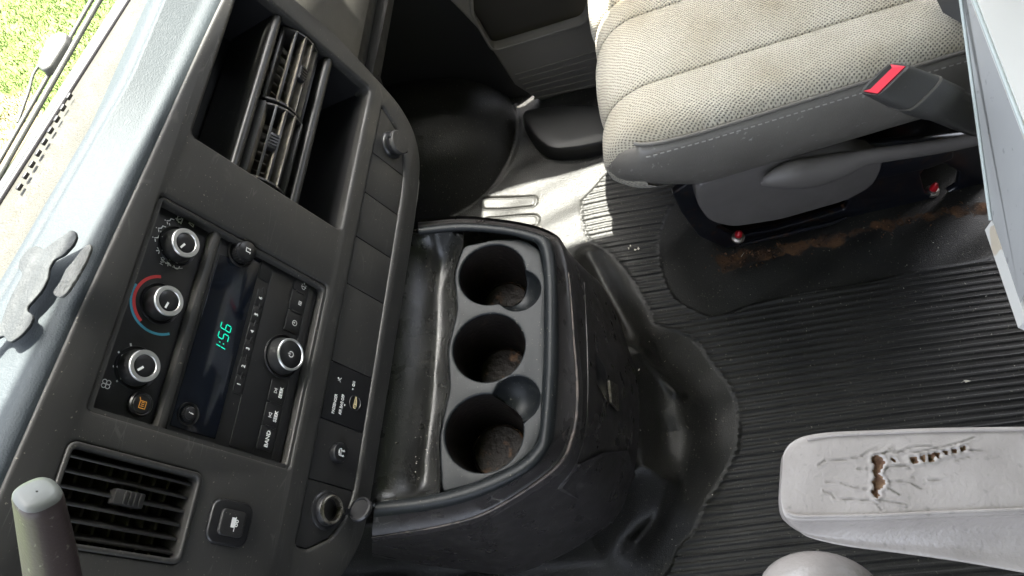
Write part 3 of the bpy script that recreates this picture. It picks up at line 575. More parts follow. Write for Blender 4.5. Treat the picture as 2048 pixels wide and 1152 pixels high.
# ---- dash top: rolled edge, pad, defroster trough, up to the windscreen base
def fitrow(pts, z, dx=0):
    P = np.array([W(*p, z) for p in pts]); c = np.polyfit(P[:, 0], P[:, 1], min(2, len(pts) - 1)); return c
XS = np.linspace(-.35, .85, 60)
YMIN = {}
def row(c, z, off=0):
    o_ = []
    for x in XS:
        k_ = KEY[id(c)]; yg = max(np.polyval(gro, x), np.polyval(RB, x) + .014); ye = max(np.polyval(edg, x), yg + .030); ys_ = max(np.polyval(sea, x), ye + .045)
        o_.append((x, {'g': yg, 'e': ye, 's': ys_}[k_] + off, z))
    return o_
bz = np.polyfit([dw(u, v_)[0] for u, v_ in out[:6]], [v_ for u, v_ in out[:6]], 2)
def brow(dv, n): return [tuple(dw(x - OD[0], np.polyval(bz, x) + dv, n)) for x in XS]
cre = np.polyfit([.508, .326, .19, .101], [.409, .419, .435, .452], 1)
r0, r1, r2, r3 = brow(-.006, -.004), brow(.004, -.0015), brow(.010, -.007), brow(.0135, -.014)
gro = fitrow([(383, 0), (213, 384), (167, 484), (110, 584), (0, 760)], .742)
gro = np.polyfit(XS, np.polyval(gro, XS), 1); NG = 0
edg = np.polyfit(*[np.array([W(p[0], p[1], .722)[k] for p in ((267, 53), (207, 193), (117, 384))]) for k in (0, 1)], 1)
sea = np.polyfit(*[np.array([W(p[0], p[1], .668)[k] for p in ((250, 20), (130, 200), (10, 395))]) for k in (0, 1)], 1)
RB = np.polyfit([p[0] for p in r3], [p[1] for p in r3], 2); KEY = {id(gro): 'g', id(edg): 'e', id(sea): 's'}
loft('dash_top', [r0, r1, r2, r3, row(gro, .7395, -.006), row(gro, .7400, -.002), row(gro, .7372, 0), row(gro, .7392, .003), row(gro, .739, .010), row(edg, .7235, -.008), row(edg, .7215, -.001), row(edg, .7185, .002)], 'dash_top', dash, angle=80, flip=True)
def blend(a, b, t): return [tuple(np.array(p) * (1 - t) + np.array(q_) * t) for p, q_ in zip(a, b)]
eA, sB = row(edg, .7185, .002), row(sea, .668, 0)
tr = [eA]; 
for t, dz in ((.12, -.010), (.35, -.013), (.6, -.010), (.66, -.004), (.72, 0), (1.0, 0)): tr.append([(p[0], p[1], p[2] + dz) for p in blend(eA, sB, t)])
loft('defroster_trough', tr, 'dash_tan', dash, angle=70, flip=True)
for i in range(9):
    p = W(146 - i * 12.3, 200 + i * 22.5, .682); box('defroster_slot', (-.0035, -.0015, -.002), (.0035, .0015, .0022), 'rubber_seal', dash, .0008, world=True, mtx=Matrix.Translation((p[0], p[1], .687)) @ Matrix.Rotation(math.atan(sea[0]), 4, 'Z'))
# under side of the dash, closing it to the firewall
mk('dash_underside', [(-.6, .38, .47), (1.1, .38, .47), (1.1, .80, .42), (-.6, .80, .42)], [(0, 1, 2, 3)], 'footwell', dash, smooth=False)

# ---- torn pieces of dash cover lying on the roll
def scrap(name, crop, z, lab, m):
    P = [W(x / 3, 384 + y / 3, z) for x, y in crop]; c = sum(P) / len(P); r = thing(name, lab, 'vinyl scrap', at(*c), group='torn dash cover scraps')
    lp = [(p[0] - c[0], p[1] - c[1]) for p in P]; plate('vinyl_sheet', [roundpoly(lp, .002, 3)], .002, .003, .0008, m, r, mtx=Matrix.Rotation(math.radians(2), 4, 'X')); return r
scrap('vinyl_scrap', [(432, 232), (458, 240), (465, 275), (445, 320), (390, 380), (330, 412), (302, 460), (295, 520), (262, 590), (205, 660), (175, 690), (170, 718), (200, 738), (206, 765), (185, 810), (130, 870), (75, 908), (52, 900), (35, 868), (0, 880), (-60, 960), (-90, 930), (-30, 860), (20, 790), (50, 700), (90, 610), (140, 520), (146, 492), (122, 462), (130, 420), (165, 365), (222, 328), (272, 350), (340, 298)], .7470, 'long irregular torn grey vinyl scrap lying on the dash top', 'scrap')
scrap('vinyl_scrap', [(552, 318), (556, 345), (520, 430), (470, 520), (410, 612), (375, 640), (335, 626), (330, 605), (372, 545), (405, 470), (450, 420), (500, 350), (530, 325)], .7455, 'small pointed pale torn vinyl sliver beside the longer scrap', 'scrap_back')
# ================================================================== ENGINE COVER CONSOLE with cup holders
con = thing('engine_cover_console', 'black plastic engine cover console with three cup holders and a tray', 'console', at(.30, .21, 0))
def cloop(pts, z, k=8): return catmull([W(px, py, z) if not isinstance(z, list) else W(px, py, z[i]) for i, (px, py) in enumerate(pts)], k)
ZR = .41
inner = [(838, 470), (935, 463), (1045, 477), (1083, 515), (1088, 700), (1080, 855), (1066, 896), (1028, 930), (950, 965), (860, 990), (752, 1004)]
crest = [(836, 458), (935, 451), (1056, 467), (1097, 505), (1103, 690), (1092, 862), (1077, 907), (1038, 942), (955, 980), (860, 1005), (749, 1018)]
outerc = [(836, 455), (936, 447), (1060, 463), (1103, 502), (1110, 690), (1099, 866), (1083, 913), (1042, 949), (957, 987), (861, 1011), (748, 1024)]
band = [(836, 449), (940, 443), (1080, 466), (1124, 512), (1141, 690), (1146, 800), (1137, 866), (1104, 929), (985, 1010), (890, 1044), (744, 1068)]
lip = [(836, 446), (942, 440), (1083, 463), (1130, 510), (1149, 690), (1155, 800), (1145, 873), (1110, 937), (988, 1018), (890, 1051), (744, 1075)]
btop = [(836, 444), (944, 438), (1086, 462), (1136, 512), (1158, 690), (1166, 800), (1155, 883), (1118, 948), (994, 1028), (892, 1060), (744, 1083)]
bmid = [(836, 436), (946, 430), (1110, 452), (1170, 540), (1222, 720), (1232, 830), (1222, 930), (1180, 1000), (1020, 1082), (898, 1096), (744, 1095)]
bbot = [(836, 420), (950, 415), (1140, 445), (1195, 560), (1268, 735), (1277, 860), (1262, 960), (1212, 1050), (1045, 1140), (900, 1134), (744, 1110)]
I0 = cloop(inner, .384); I1 = cloop(inner, .4045)
loft('tray_rim', [I0, I1, cloop([((a[0] + b[0]) / 2, (a[1] + b[1]) / 2) for a, b in zip(inner, crest)], .4095), cloop(crest, ZR), cloop(outerc, .4085), cloop([(a * .75 + b * .25, c * .75 + d_ * .25) for (a, c), (b, d_) in zip(outerc, band)], .400)], 'console_deck', con, angle=80, flip=True)
loft('console_band', [cloop([(a * .75 + b * .25, c * .75 + d_ * .25) for (a, c), (b, d_) in zip(outerc, band)], .400), cloop(band, .374), cloop([((a + b) / 2, (c + d_) / 2) for (a, c), (b, d_) in zip(band, lip)], .3735), cloop(lip, .370), cloop(btop, .3615)], 'console', con, angle=60, flip=True)
def bloop(pts, z):
    P = [W(*p, z) for p in pts]
    for i in range(3): q_ = W(*btop[i], .3615); P[i] = np.array([q_[0] + .004, q_[1], z])
    return catmull(P, 8)
cbody = loft('console_body', [bloop(btop, .3615), bloop([(a * .9 + b * .1, c * .9 + d_ * .1) for (a, c), (b, d_) in zip(btop, bmid)], .35), bloop(bmid, .25), bloop(bbot, .13), bloop([(a + 2, b + 3) for a, b in bbot], .06)], 'console', con, angle=60, flip=True)
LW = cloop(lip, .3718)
tube('worn_lit_lip', [p + np.array([0, 0, .0005]) for p in LW[26:]], [.0006 + .0014 * math.sin(math.pi * min(1, max(0, (i + 4) / (len(LW) - 26)))) for i in range(len(LW) - 26)], 'worn_lit_edge', con, k=8, label='worn bronze edge of the cover, highlight put into its colour')  # worn lip; its paler colour also stands in for the edge highlight
# cup deck with holes
ZD = .3975
cups = [((.397, .213), .0400), ((.304, .208), .0415), ((.206, .204), .0430)]
notch = {0: (tuple(W(1036, 580, ZD)[:2]), .0262), 2: (tuple(W(1031, 798, ZD)[:2]), .0265)}
wave = [tuple(p[:2]) for p in catmull([np.array([*p, 0.]) for p in ((927, 492), (908, 550), (914, 620), (895, 700), (899, 780), (879, 870), (884, 985))], 2)]
dpx = wave[::-1] + [(990, 478), (1048, 478), (1080, 500), (1091, 560), (1091, 700), (1084, 858), (1069, 899), (1030, 933), (950, 968)]
dk = [tuple(W(*p, ZD)[:2]) for p in dpx]
def union(c, r, c2, r2, k=56):
    pts = [(c[0] + r * math.cos(a), c[1] + r * math.sin(a)) for a in np.linspace(0, 2 * math.pi, k, endpoint=False)]
    th = math.atan2(c2[1] - c[1], c2[0] - c[0]); o_ = []
    for a in np.linspace(0, 2 * math.pi, 90, endpoint=False):
        d_ = np.array([math.cos(a), math.sin(a)]); t = r; e = np.array(c2) - np.array(c); b_ = e @ d_; disc = b_ * b_ - (e @ e - r2 * r2)
        if disc > 0: t = max(t, b_ + math.sqrt(disc))
        o_.append(tuple(np.array(c) + d_ * t))
    return o_
cc = (.30, .21); sh = lambda L: [(p[0] - cc[0], p[1] - cc[1]) for p in L]
holes = [union(c, r, *notch[i]) if i in notch else circ(c, r, 72) for i, (c, r) in enumerate(cups)]
plate('cup_deck', [sh(roundpoly(dk, .006, 3))] + [sh(h) for h in holes], ZD, .012, .0022, 'console_deck', con)
for i, (c, r) in enumerate(cups):
    k = 72; rows = []; c2, r2 = notch.get(i, ((9, 9), .01))
    dz = lambda x, y: ZD - .004 - .026 * max(0, 1 - ((x - c2[0]) ** 2 + (y - c2[1]) ** 2) / r2 ** 2) ** .6 if i in notch else ZD - .004
    for fr_, zz in ((1.0, None), (.97, -.030), (.92, -.055), (.85, -.078), (.78, -.086), (.75, -.088)):
        rows.append([(c[0] + r * fr_ * math.cos(a), c[1] + r * fr_ * math.sin(a), min(dz(c[0] + r * math.cos(a), c[1] + r * math.sin(a)), ZD - .002) if zz is None else ZD + zz) for a in np.linspace(0, 2 * math.pi, k, endpoint=False)])
    loft('cup_holder', rows, 'cup_wall', con, closed=True, angle=60)
    rows = [[(c[0] + q_ * math.cos(a), c[1] + q_ * math.sin(a), ZD + zz) for a in np.linspace(0, 2 * math.pi, 48, endpoint=False)] for q_, zz in ((r * .79, -.088), (r * .77, -.082), (r * .73, -.0805), (r * .70, -.083), (.001, -.0835))]
    loft('cup_base', rows, 'coaster', con, closed=True, angle=50, label='dirty brown base of a cup holder')
    if i in notch:
        G = 26; vv, ff, ok = [], [], {}
        for a in range(G + 1):
            for b in range(G + 1):
                rr = a / G * r2; an = 2 * math.pi * b / G; x, y = c2[0] + rr * math.cos(an), c2[1] + rr * math.sin(an); dc = math.hypot(x - c[0], y - c[1])
                if dc < r * .985: f_ = r * .985 / max(dc, 1e-6); x, y = c[0] + (x - c[0]) * f_, c[1] + (y - c[1]) * f_
                vv.append((x, y, dz(x, y) + .0012))
        for a in range(G):
            for b in range(G): ff.append((a * (G + 1) + b, (a + 1) * (G + 1) + b, (a + 1) * (G + 1) + b + 1, a * (G + 1) + b + 1))
        mk('finger_notch', vv, ff, 'console_deck', con)
# tray floor between the dash and the cups: a shallow trough whose ends sweep up into the rim
wv = [(935, 440)] + wave[:-1] + [(884, 985), (890, 1020)]
ridge = [(885, 440), (880, 500), (868, 560), (866, 600), (864, 650), (862, 690), (860, 730), (858, 760), (855, 790), (850, 835), (845, 880), (840, 930), (838, 965), (836, 985), (834, 1020)]
wv = wv[:len(ridge)]; tf = []
for b, z in ((0, .392), (4, .374), (9, .366)): tf.append(catmull([W(p[0] - b, p[1], z) for p in wv], 7))
for b, z in ((14, .3640), (6, .3648), (0, .3675), (-6, .3720), (-14, .3765), (-40, .388), (-75, .397), (-125, .402)): tf.append(catmull([W(p[0] + b, p[1] + b * .06, z) for p in ridge], 7))
TA = np.array(tf); rd = np.minimum(dline([(830, 469), (880, 465), (935, 463), (1000, 470)], TA[:, :, 0], TA[:, :, 1], .403), dline([(752, 1004), (800, 1000), (860, 990), (905, 980), (950, 965)], TA[:, :, 0], TA[:, :, 1], .403))
u_ = np.clip(1 - rd / .034, 0, 1); TA[:, :, 2] += (.4035 - TA[:, :, 2]) * (1 - np.sqrt(np.clip(1 - u_ ** 2, 0, 1)))
pin, pout = poly_w([(700, 469), (830, 469), (880, 465), (935, 463), (1000, 470), (1000, 950), (950, 966), (905, 980), (860, 991), (800, 1001), (752, 1005), (700, 1008)], .4035), None
sd_ = sdf(pin, TA[:, :, 0], TA[:, :, 1]); TA[:, :, 2] = np.where(sd_ > 0, .4035 - np.clip(sd_ * 1.5, 0, .05), TA[:, :, 2])
loft('tray_floor', [list(r) for r in TA], 'tray', con, angle=80)
# latch opening, seam and lower flap on the outer faces of the cover
from mathutils.bvhtree import BVHTree
def on(o_, px, py, lift=0.0):
    me = o_.data; mw = o_.parent.matrix_world if o_.parent else Matrix.Identity(4)
    if o_.name not in BV: BV[o_.name] = BVHTree.FromPolygons([mw @ v_.co for v_ in me.vertices], [tuple(p_.vertices) for p_ in me.polygons])
    h = BV[o_.name].ray_cast(Vector(CAM), Vector(ray(px, py))); n_ = np.array(h[1]); n_ = n_ if n_ @ (CAM - np.array(h[0])) > 0 else -n_
    return np.array(h[0]) + n_ * lift
BV = {}; bpy.context.view_layer.update()
q4 = [on(cbody, *p) for p in ((1189, 704), (1209, 738), (1214, 804), (1193, 768))]
nq = np.cross(q4[1] - q4[0], q4[3] - q4[0]); nq /= np.linalg.norm(nq); nq = nq if nq @ (CAM - q4[0]) > 0 else -nq
ctr = sum(q4) / 4; rimq = [p + nq * .0015 for p in q4]; outq = [ctr + (p - ctr) * 1.10 + nq * .0018 for p in q4]; inq = [ctr + (p - ctr) * .97 + nq * .0012 for p in q4]
mk('latch_recess', outq + inq, [(i, (i + 1) % 4, 4 + (i + 1) % 4, 4 + i) for i in range(4)], 'console', con, smooth=False)
mk('latch_opening', inq, [(0, 1, 2, 3)], 'cubby', con, smooth=False)
e5 = [on(cbody, *p, .002) for p in ((1212, 762), (1229, 772), (1231, 822), (1216, 806))]
mk('latch_catch', e5 + [p + nq * .003 for p in e5], [(4, 5, 6, 7), (0, 1, 5, 4), (1, 2, 6, 5), (2, 3, 7, 6), (3, 0, 4, 7)], 'chrome_dull', con, angle=40)
sp = [(1168, 565), (1172, 640), (1175, 720), (1175, 800), (1172, 855), (1160, 905), (1142, 945), (1121, 970)]
tube('panel_seam', catmull([on(cbody, *p, .0002) for p in sp], 6), .0010, 'console', con, k=6)
fp = [on(cbody, *p, .0035) for p in ((1121, 971), (1155, 925), (1200, 905), (1250, 900), (1266, 950), (1222, 1042))]
mk('side_flap', fp + [p - nq * .006 for p in fp], [(0, 1, 2, 3, 4, 5), (11, 10, 9, 8, 7, 6)] + [(i, i + 6, (i + 1) % 6 + 6, (i + 1) % 6) for i in range(6)], 'console', con, smooth=False)

# ================================================================== PASSENGER SEAT (local frame: s across to the door, t to the rear)
A2 = np.array([.585, .056]); T2 = np.array([.264, -.965]); S2 = np.array([.965, .264])
MS = Matrix(((S2[0], -T2[0], 0, A2[0]), (S2[1], -T2[1], 0, A2[1]), (0, 0, 1, 0), (0, 0, 0, 1)))
seat = thing('passenger_seat', 'passenger seat with pale woven cushion, grey vinyl sides and black metal base', 'seat', MS)
def L(s, t, z): return (s, -t, z)                         # seat-local point
chn = [0.0, .088, .212, .255, .36, .47]
def puff(s):
    for a, b in zip(chn, chn[1:]):
        if a <= s <= b: x = (s - a) / (b - a); return (4 * x * (1 - x)) ** .42 * (1 if b - a > .06 else .6)
    return 0
ss = np.unique(np.concatenate([np.linspace(a, b, 26 if b - a > .06 else 14) for a, b in zip(chn, chn[1:])] + [[c + d_ for c in chn[1:-1] for d_ in (-.0015, .0015)]]))
zt = .378; r_ = .062; prof = [(.045, .262, .6, -.5), (.018, .268, 1, -.3), (.004, .282, 1, 0), (0, .30, 1, 0)]
for i in range(11): a = math.radians(90 * i / 10); prof.append((r_ * (1 - math.cos(a)), zt - r_ + r_ * math.sin(a), math.cos(a), math.sin(a)))
for t in np.linspace(.085, .62, 30): prof.append((t, zt + .014 * math.sin(min(1, (t - .06) / .4) * 1.5), 0, 1))
def tfront(s): return -.022 + .16 * s + .022 * max(0, 1 - s / .04) ** 2
v, uvs = [], []; acc = 0; last = None
for (e, z, ny, nz) in prof:
    if last: acc += math.hypot(e - last[0], z - last[1])
    last = (e, z)
    for s in ss:
        h = .013 * puff(s); sd = max(0, 1 - s / .030); z2 = z - .012 * sd ** 2 * nz
        t = tfront(s) * max(0, 1 - e / .3) + e - ny * h + (.018 * sd ** 2) * ny
        v.append(L(s, t, z2 + nz * h)); uvs.append((s, acc))
n = len(ss); fs = [(j * n + i, (j + 1) * n + i, (j + 1) * n + i + 1, j * n + i + 1) for j in range(len(prof) - 1) for i in range(n - 1)]
fix(mk('cushion_fabric', v, fs, 'fabric', seat, world=False, uv=uvs, label='pale woven cushion with stitched pleats'))
# vinyl side of the cushion, running round the front corner
path = [(0, .62), (0, .5), (0, .4), (0, .3), (0, .2), (0, .12), (.001, .06), (.004, .030), (.010, .012), (.020, .000), (.04, -.008), (.07, -.006), (.12, .002), (.2, .014), (.3, .03)]
pc = catmull([np.array([*p, 0.]) for p in path], 6); rows = []
for ds, z in ((-.001, .3665), (.004, .366), (.009, .360), (.015, .340), (.018, .315), (.014, .285), (.004, .255), (-.010, .232), (-.03, .215), (-.09, .205)):
    rw = []
    for i, p in enumerate(pc):
        d_ = pc[min(i + 1, len(pc) - 1)] - pc[max(i - 1, 0)]; d_ /= np.linalg.norm(d_); nn = np.array([d_[1], -d_[0]]); nn = nn if True else -nn
        back = max(0, p[1] - .10) / .3
        frt = min(1, max(0, (p[0] - .008) / .14)); nn = nn * (1 - frt * .6)
        fz = 1 - .35 * max(0, 1 - max(p[1], 0) / .10)
        zz = .3665 - (.3665 - z) * fz + .014 * min(1, back)
        rw.append(L(p[0] + nn[0] * ds, p[1] + nn[1] * ds - .010 * min(1, frt * 6) + .02 * frt, zz - .085 * frt ** .7 + .0016 * math.sin(p[1] * 95) * math.exp(-((z - .35) / .012) ** 2)))
    rows.append(rw)
loft('cushion_side', rows, 'vinyl_grey', seat, world=False, label='grey vinyl side panel of the seat cushion')
wl = [L(p[0] - .002, p[1], .3690 + .014 * min(1, max(0, p[1] - .1) / .3) - (.006 if p[0] > .03 else 0)) for p in pc[:50]]
tube('welt', wl, .0028, 'vinyl_grey', seat, k=8, world=False)
v, f = [], []
for i in range(62):
    t = .02 + i * .009; z = .3605 + .014 * min(1, max(0, t - .1) / .3); k = len(v); a = -.0098
    v += [L(a, t, z), L(a, t + .0055, z), L(a - .0008, t + .0055, z - .0014), L(a - .0008, t, z - .0014), L(a + .002, t, z - .002), L(a + .002, t + .0055, z - .002)]
    f += [(k, k + 1, k + 2, k + 3), (k, k + 4, k + 5, k + 1)]
mk('stitching', v, f, 'thread', seat, world=False, smooth=False)
# backrest corner
SPn = np.array([S2[0], S2[1], 0.]); AP = np.array([A2[0], A2[1], 0.])
def SP(px, py, off): q_ = PL(px, py, AP + SPn * off, SPn); return q_
def loc(p): q_ = np.array(p[:2]) - A2; return (q_ @ S2, -(q_ @ T2), p[2])
bk = [W(1868, -10, .42), W(1885, 25, .425), W(1935, 55, .43), W(1990, 60, .43), W(2010, -40, .43), W(1900, -60, .43)]
v = [loc(p) for p in bk] + [loc(p + np.array([.06, -.14, .3])) for p in bk]
mk('backrest', v, [(0, 1, 2, 3, 4, 5)[::-1]] + [(i, (i + 1) % 6, 6 + (i + 1) % 6, 6 + i) for i in range(6)] + [tuple(range(6, 12))], 'seat_black', seat, world=False, angle=40)
# recline lever
lv_ = [(1522, 368), (1540, 360), (1580, 350), (1625, 345), (1680, 332), (1730, 316), (1790, 306), (1860, 296), (1920, 285), (1975, 272)]
rr_ = [.003, .013, .023, .0255, .0215, .014, .0125, .012, .012, .012]
LP = catmull([np.array([*SP(p[0], p[1], -.022), r]) for p, r in zip(lv_, rr_)], 6)
tube('recline_lever', [loc(p[:3]) for p in LP], [max(.002, p[3]) for p in LP], 'trim_grey', seat, k=18, world=False, up=(1, 0, 0), flat=.75)
# vertical side pieces drawn in the plane of the seat side
MSide = Matrix(((0, 0, -1, 0), (-1, 0, 0, 0), (0, 1, 0, 0), (0, 0, 0, 1)))    # (t, z, outward) -> seat local
def tz(px, py, off): p = SP(px, py, off); q_ = p[:2] - A2; return (q_ @ T2, p[2])
def sideplate(name, polys, off, depth, bev, m, label=None, r=.006): return plate(name, [roundpoly([tz(*p, off) for p in pl], r) for pl in polys], -off, depth, bev, m, seat, mtx=MSide, label=label)
sideplate('lower_trim', [[(1390, 372), (1396, 412), (1418, 444), (1465, 456), (1560, 441), (1690, 404), (1745, 375), (1762, 345), (1768, 315), (1700, 300), (1500, 330)]], -.004, .03, .005, 'trim_grey', 'flat grey plastic trim under the cushion', .018)
sideplate('base_frame', [[(1345, 388), (1362, 425), (1398, 474), (1450, 498), (1560, 474), (1700, 440), (1800, 415), (1985, 378), (1990, 270), (1600, 300), (1400, 352)], [(1430, 452), (1470, 474), (1560, 458), (1690, 420), (1700, 400), (1600, 420), (1500, 440)], [(1840, 350), (1850, 388), (1885, 392), (1915, 375), (1920, 345), (1890, 328), (1855, 332)]], .016, .012, .003, 'metal_black', 'black metal seat base with rust')
sideplate('base_inner', [[(1400, 400), (1410, 480), (1600, 470), (1990, 380), (1990, 300), (1500, 340)]], .075, .01, .001, 'rust')
sideplate('gap_block', [[(1400, 300), (1990, 120), (1990, 420), (1500, 470), (1400, 440)]], .085, .01, 0, 'metal_black')  # black sheet added to block the sunlit background showing under the cushion
sideplate('seat_rail', [[(1690, 345), (1700, 372), (1860, 338), (1908, 318), (1908, 292), (1800, 310)]], .002, .016, .004, 'metal_black')
tube('rail_edge', [loc(SP(1478, 490, .004)), loc(SP(1560, 471, .004)), loc(SP(1660, 446, .004)), loc(SP(1695, 434, .006))], [.003, .0042, .0042, .002], 'metal_black', seat, world=False)
def bolt(px, py, off, rad, ln):
    p = loc(SP(px, py, off)); T = Matrix.Translation(p)
    b = revolve('mounting_bolt', [(rad * 1.9, -.001), (rad * 1.9, .004), (rad * 1.3, .006), (rad * 1.25, .010)], (0, 0), 'bolt', seat, 24, mtx=T, label='seat bolt with a red tip')
    revolve('red_tip', [(rad * 1.15, .0095), (rad, .016), (rad * .6, .016 + ln), (rad * .2, .018 + ln)], (0, 0), 'bolt_red', b, 20, mtx=T)
bolt(1863, 384, .024, .0058, .008); bolt(1476, 476, .004, .0055, .002)
box('bolt_seat', (-.03, -.03, -.004), (.03, .03, 0), 'metal_black', seat, .002, mtx=Matrix.Translation(loc(SP(1868, 390, .040))))

# ---- seat belt buckle on its stalk, button end up
PB = [W(1768, 158, .500), W(1822, 180, .462), W(1882, 207, .415), W(1990, 250, .335)]
bk_ = thing('seat_belt_buckle', 'black seat belt buckle with a red release button beside the passenger cushion', 'buckle', at(*PB[3]))
ax = PB[0] - PB[2]; ax /= np.linalg.norm(ax); wd_ = W(1799, 124, .5) - W(1734, 188, .5); hw0 = np.linalg.norm(wd_) / 2; wd_ /= np.linalg.norm(wd_); th_ = np.cross(ax, wd_); th_ /= np.linalg.norm(th_)
th_ = th_ if th_ @ (CAM - PB[0]) > 0 else -th_
def bsec(p, hw, ht, e=.5, k=32):
    return [p + wd_ * hw * math.copysign(abs(math.cos(t)) ** e, math.cos(t)) + th_ * ht * math.copysign(abs(math.sin(t)) ** e, math.sin(t)) for t in np.linspace(0, 2 * math.pi, k, endpoint=False)]
def bp(d_): return PB[0] - ax * d_
LB = np.linalg.norm(PB[2] - PB[0])
loft('buckle_cover', [bsec(bp(.004), hw0 * .84, .0085), bsec(bp(.0), hw0 * .86, .0095), bsec(bp(.0), hw0 * .95, .0125), bsec(bp(.003), hw0 * 1.0, .0140), bsec(bp(LB * .48), hw0 * 1.12, .0165)], 'buckle', bk_, closed=True, cap=True, angle=50)
loft('buckle_seam', [bsec(bp(LB * .48), hw0 * 1.15, .0172), bsec(bp(LB * .52), hw0 * 1.16, .0174)], 'vinyl_grey', bk_, closed=True, cap=True, angle=50)
loft('buckle_sleeve', [bsec(bp(LB * .52), hw0 * 1.12, .0165), bsec(bp(LB * .8), hw0 * 1.13, .0165), bsec(bp(LB * .98), hw0 * 1.10, .016), bsec(bp(LB * 1.0), hw0 * 1.0, .014), bsec(bp(LB * 1.9), hw0 * .98, .014)], 'buckle', bk_, closed=True, cap=True, angle=50)
def bq(s, t, o_): return bp(-o_) + wd_ * hw0 * s + th_ * t
mk('release_button', [bq(-.84, .0095, .0022), bq(.84, .0095, .0022), bq(.84, -.007, .0022), bq(.66, -.0025, .0012), bq(-.66, -.0025, .0012), bq(-.84, -.007, .0022)] + [bq(-.84, .0085, -.004), bq(.84, .0085, -.004), bq(.84, -.004, -.004), bq(-.84, -.004, -.004)], [(0, 1, 2, 3, 4, 5), (0, 6, 7, 1), (1, 7, 8, 2), (5, 9, 6, 0)], 'red_button', bk_, smooth=False)
mk('tongue_slot', [bq(-.82, -.0085, .0004), bq(.82, -.0085, .0004), bq(.66, -.0022, .0004), bq(-.66, -.0022, .0004)], [(0, 1, 2, 3)], 'cubby', bk_, smooth=False)

# ================================================================== PASSENGER DOOR
DNn = np.array([-.965, -.264, 0.]); DP = np.array([1.0, .25, 0.]); DT = np.array([.264, -.965, 0.])   # DT runs to the rear
MDo = Matrix(((DT[0], 0, DNn[0], DP[0]), (DT[1], 0, DNn[1], DP[1]), (0, 1, 0, 0), (0, 0, 0, 1)))
door = thing('passenger_door', 'dark grey passenger door panel with a map pocket and ribbed kick plate', 'door', MDo)
def DD(px, py, o_=0): p = PL(px, py, DP + DNn * o_, DNn) - DP; return (p @ DT, p[2])
pk = roundpoly([DD(948, 30), DD(987, 99), DD(1168, 44), DD(1178, 20), DD(1178, -120), DD(940, -120)], .014)
op = [DD(900, 0), DD(960, 62), DD(1030, 170), DD(1100, 214), DD(1200, 240), DD(1400, 240), (.75, .40), (-.32, .40)]
plate('door_panel', [op, pk], 0, .02, .003, 'door', door)
plate('pocket_lip', [roundpoly([DD(940, 28), DD(984, 104), DD(1172, 49), DD(1183, 20), DD(1183, -120), DD(934, -120)], .016), pk], .004, .008, .002, 'door', door)
plate('pocket_back', [[DD(930, 40), DD(980, 130), DD(1220, 80), DD(1200, -140), DD(920, -140)]], -.045, .004, 0, 'door_pocket', door)
for i in range(10):
    y0 = 128 + i * 10.5; x0 = 1030 + i * 7.5; a, b = DD(x0, y0 + 22 - i * 1.2), DD(1215, y0 - 32 + i * 3.2)
    e = .0022; ln = Vector((b[0] - a[0], b[1] - a[1])); q_ = Vector((-ln.y, ln.x)).normalized() * e
    plate('kick_rib', [[(a[0] - q_.x, a[1] - q_.y), (b[0] - q_.x, b[1] - q_.y), (b[0] + q_.x, b[1] + q_.y), (a[0] + q_.x, a[1] + q_.y)]], .0025, .004, .001, 'door', door, res=1)
# unseen upper door, set further out; window opening sized to shape the sun patch
WO = -.125
def wf(t0, z0, t1, z1): return [(t0, z0), (t1, z0), (t1, z1), (t0, z1)]
plate('window_frame', [wf(-.10, .55, .95, 1.63), rrect(-.075, .85, .72, 1.35, .03)], WO, .03, .003, 'body', door)
for nm, t0, t1, m_ in (('clear_pane', -.085, .210, 'windscreen_glass'), ('sun_cut_pane', .214, .725, 'sun_cut_glass')): mk(nm, [(t0, .735, WO - .012), (t1, .735, WO - .012), (t1, 1.36, WO - .012), (t0, 1.36, WO - .012)], [(0, 1, 2, 3)], m_, door, smooth=False, world=False)  # split is made up: clear front pane, dark rear pane dims sun on seat
box('sun_edge_post', (.207, .735, WO - .02), (.217, 1.36, WO - .008), 'body', door, .001)  # added post out of view, marks the rear edge of the sun patch
mk('door_slope', [(-.55, .40, 0), (.95, .40, 0), (.95, .72, WO + .002), (-.55, .72, WO + .002)], [(0, 1, 2, 3)], 'door', door, smooth=False, world=False)  # unseen sloped sheet, leaned outward to clear the sun's way to the mat
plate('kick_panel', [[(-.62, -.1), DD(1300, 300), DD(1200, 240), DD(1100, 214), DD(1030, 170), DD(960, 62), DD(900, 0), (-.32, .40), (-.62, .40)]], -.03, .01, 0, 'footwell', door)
# raised sill moulding of the door step
sl_ = [(1040, 222), (1050, 250), (1068, 278), (1100, 304), (1165, 298), (1232, 282), (1300, 272), (1290, 222), (1150, 208)]
c = W(1150, 270, 0); sill = thing('door_sill_cover', 'black moulded door step cover at the edge of the sunlit mat', 'sill cover', at(c[0], c[1], 0))
P = [W(*p, .03) for p in sl_]; ct = sum(P) / len(P); P = [np.array([*p]) for p in roundpoly([tuple(q_[:2]) for q_ in P], .03, 5)]
rows = [[(ct[0] + (p[0] - ct[0]) * k_, ct[1] + (p[1] - ct[1]) * k_, z) for p in P] for k_, z in ((1.03, -.01), (1.0, .006), (.985, .026), (.95, .034), (.9, .0355), (.5, .036), (.01, .036))]
fix(loft('sill_moulding', rows, 'sill', sill, closed=True, angle=60))

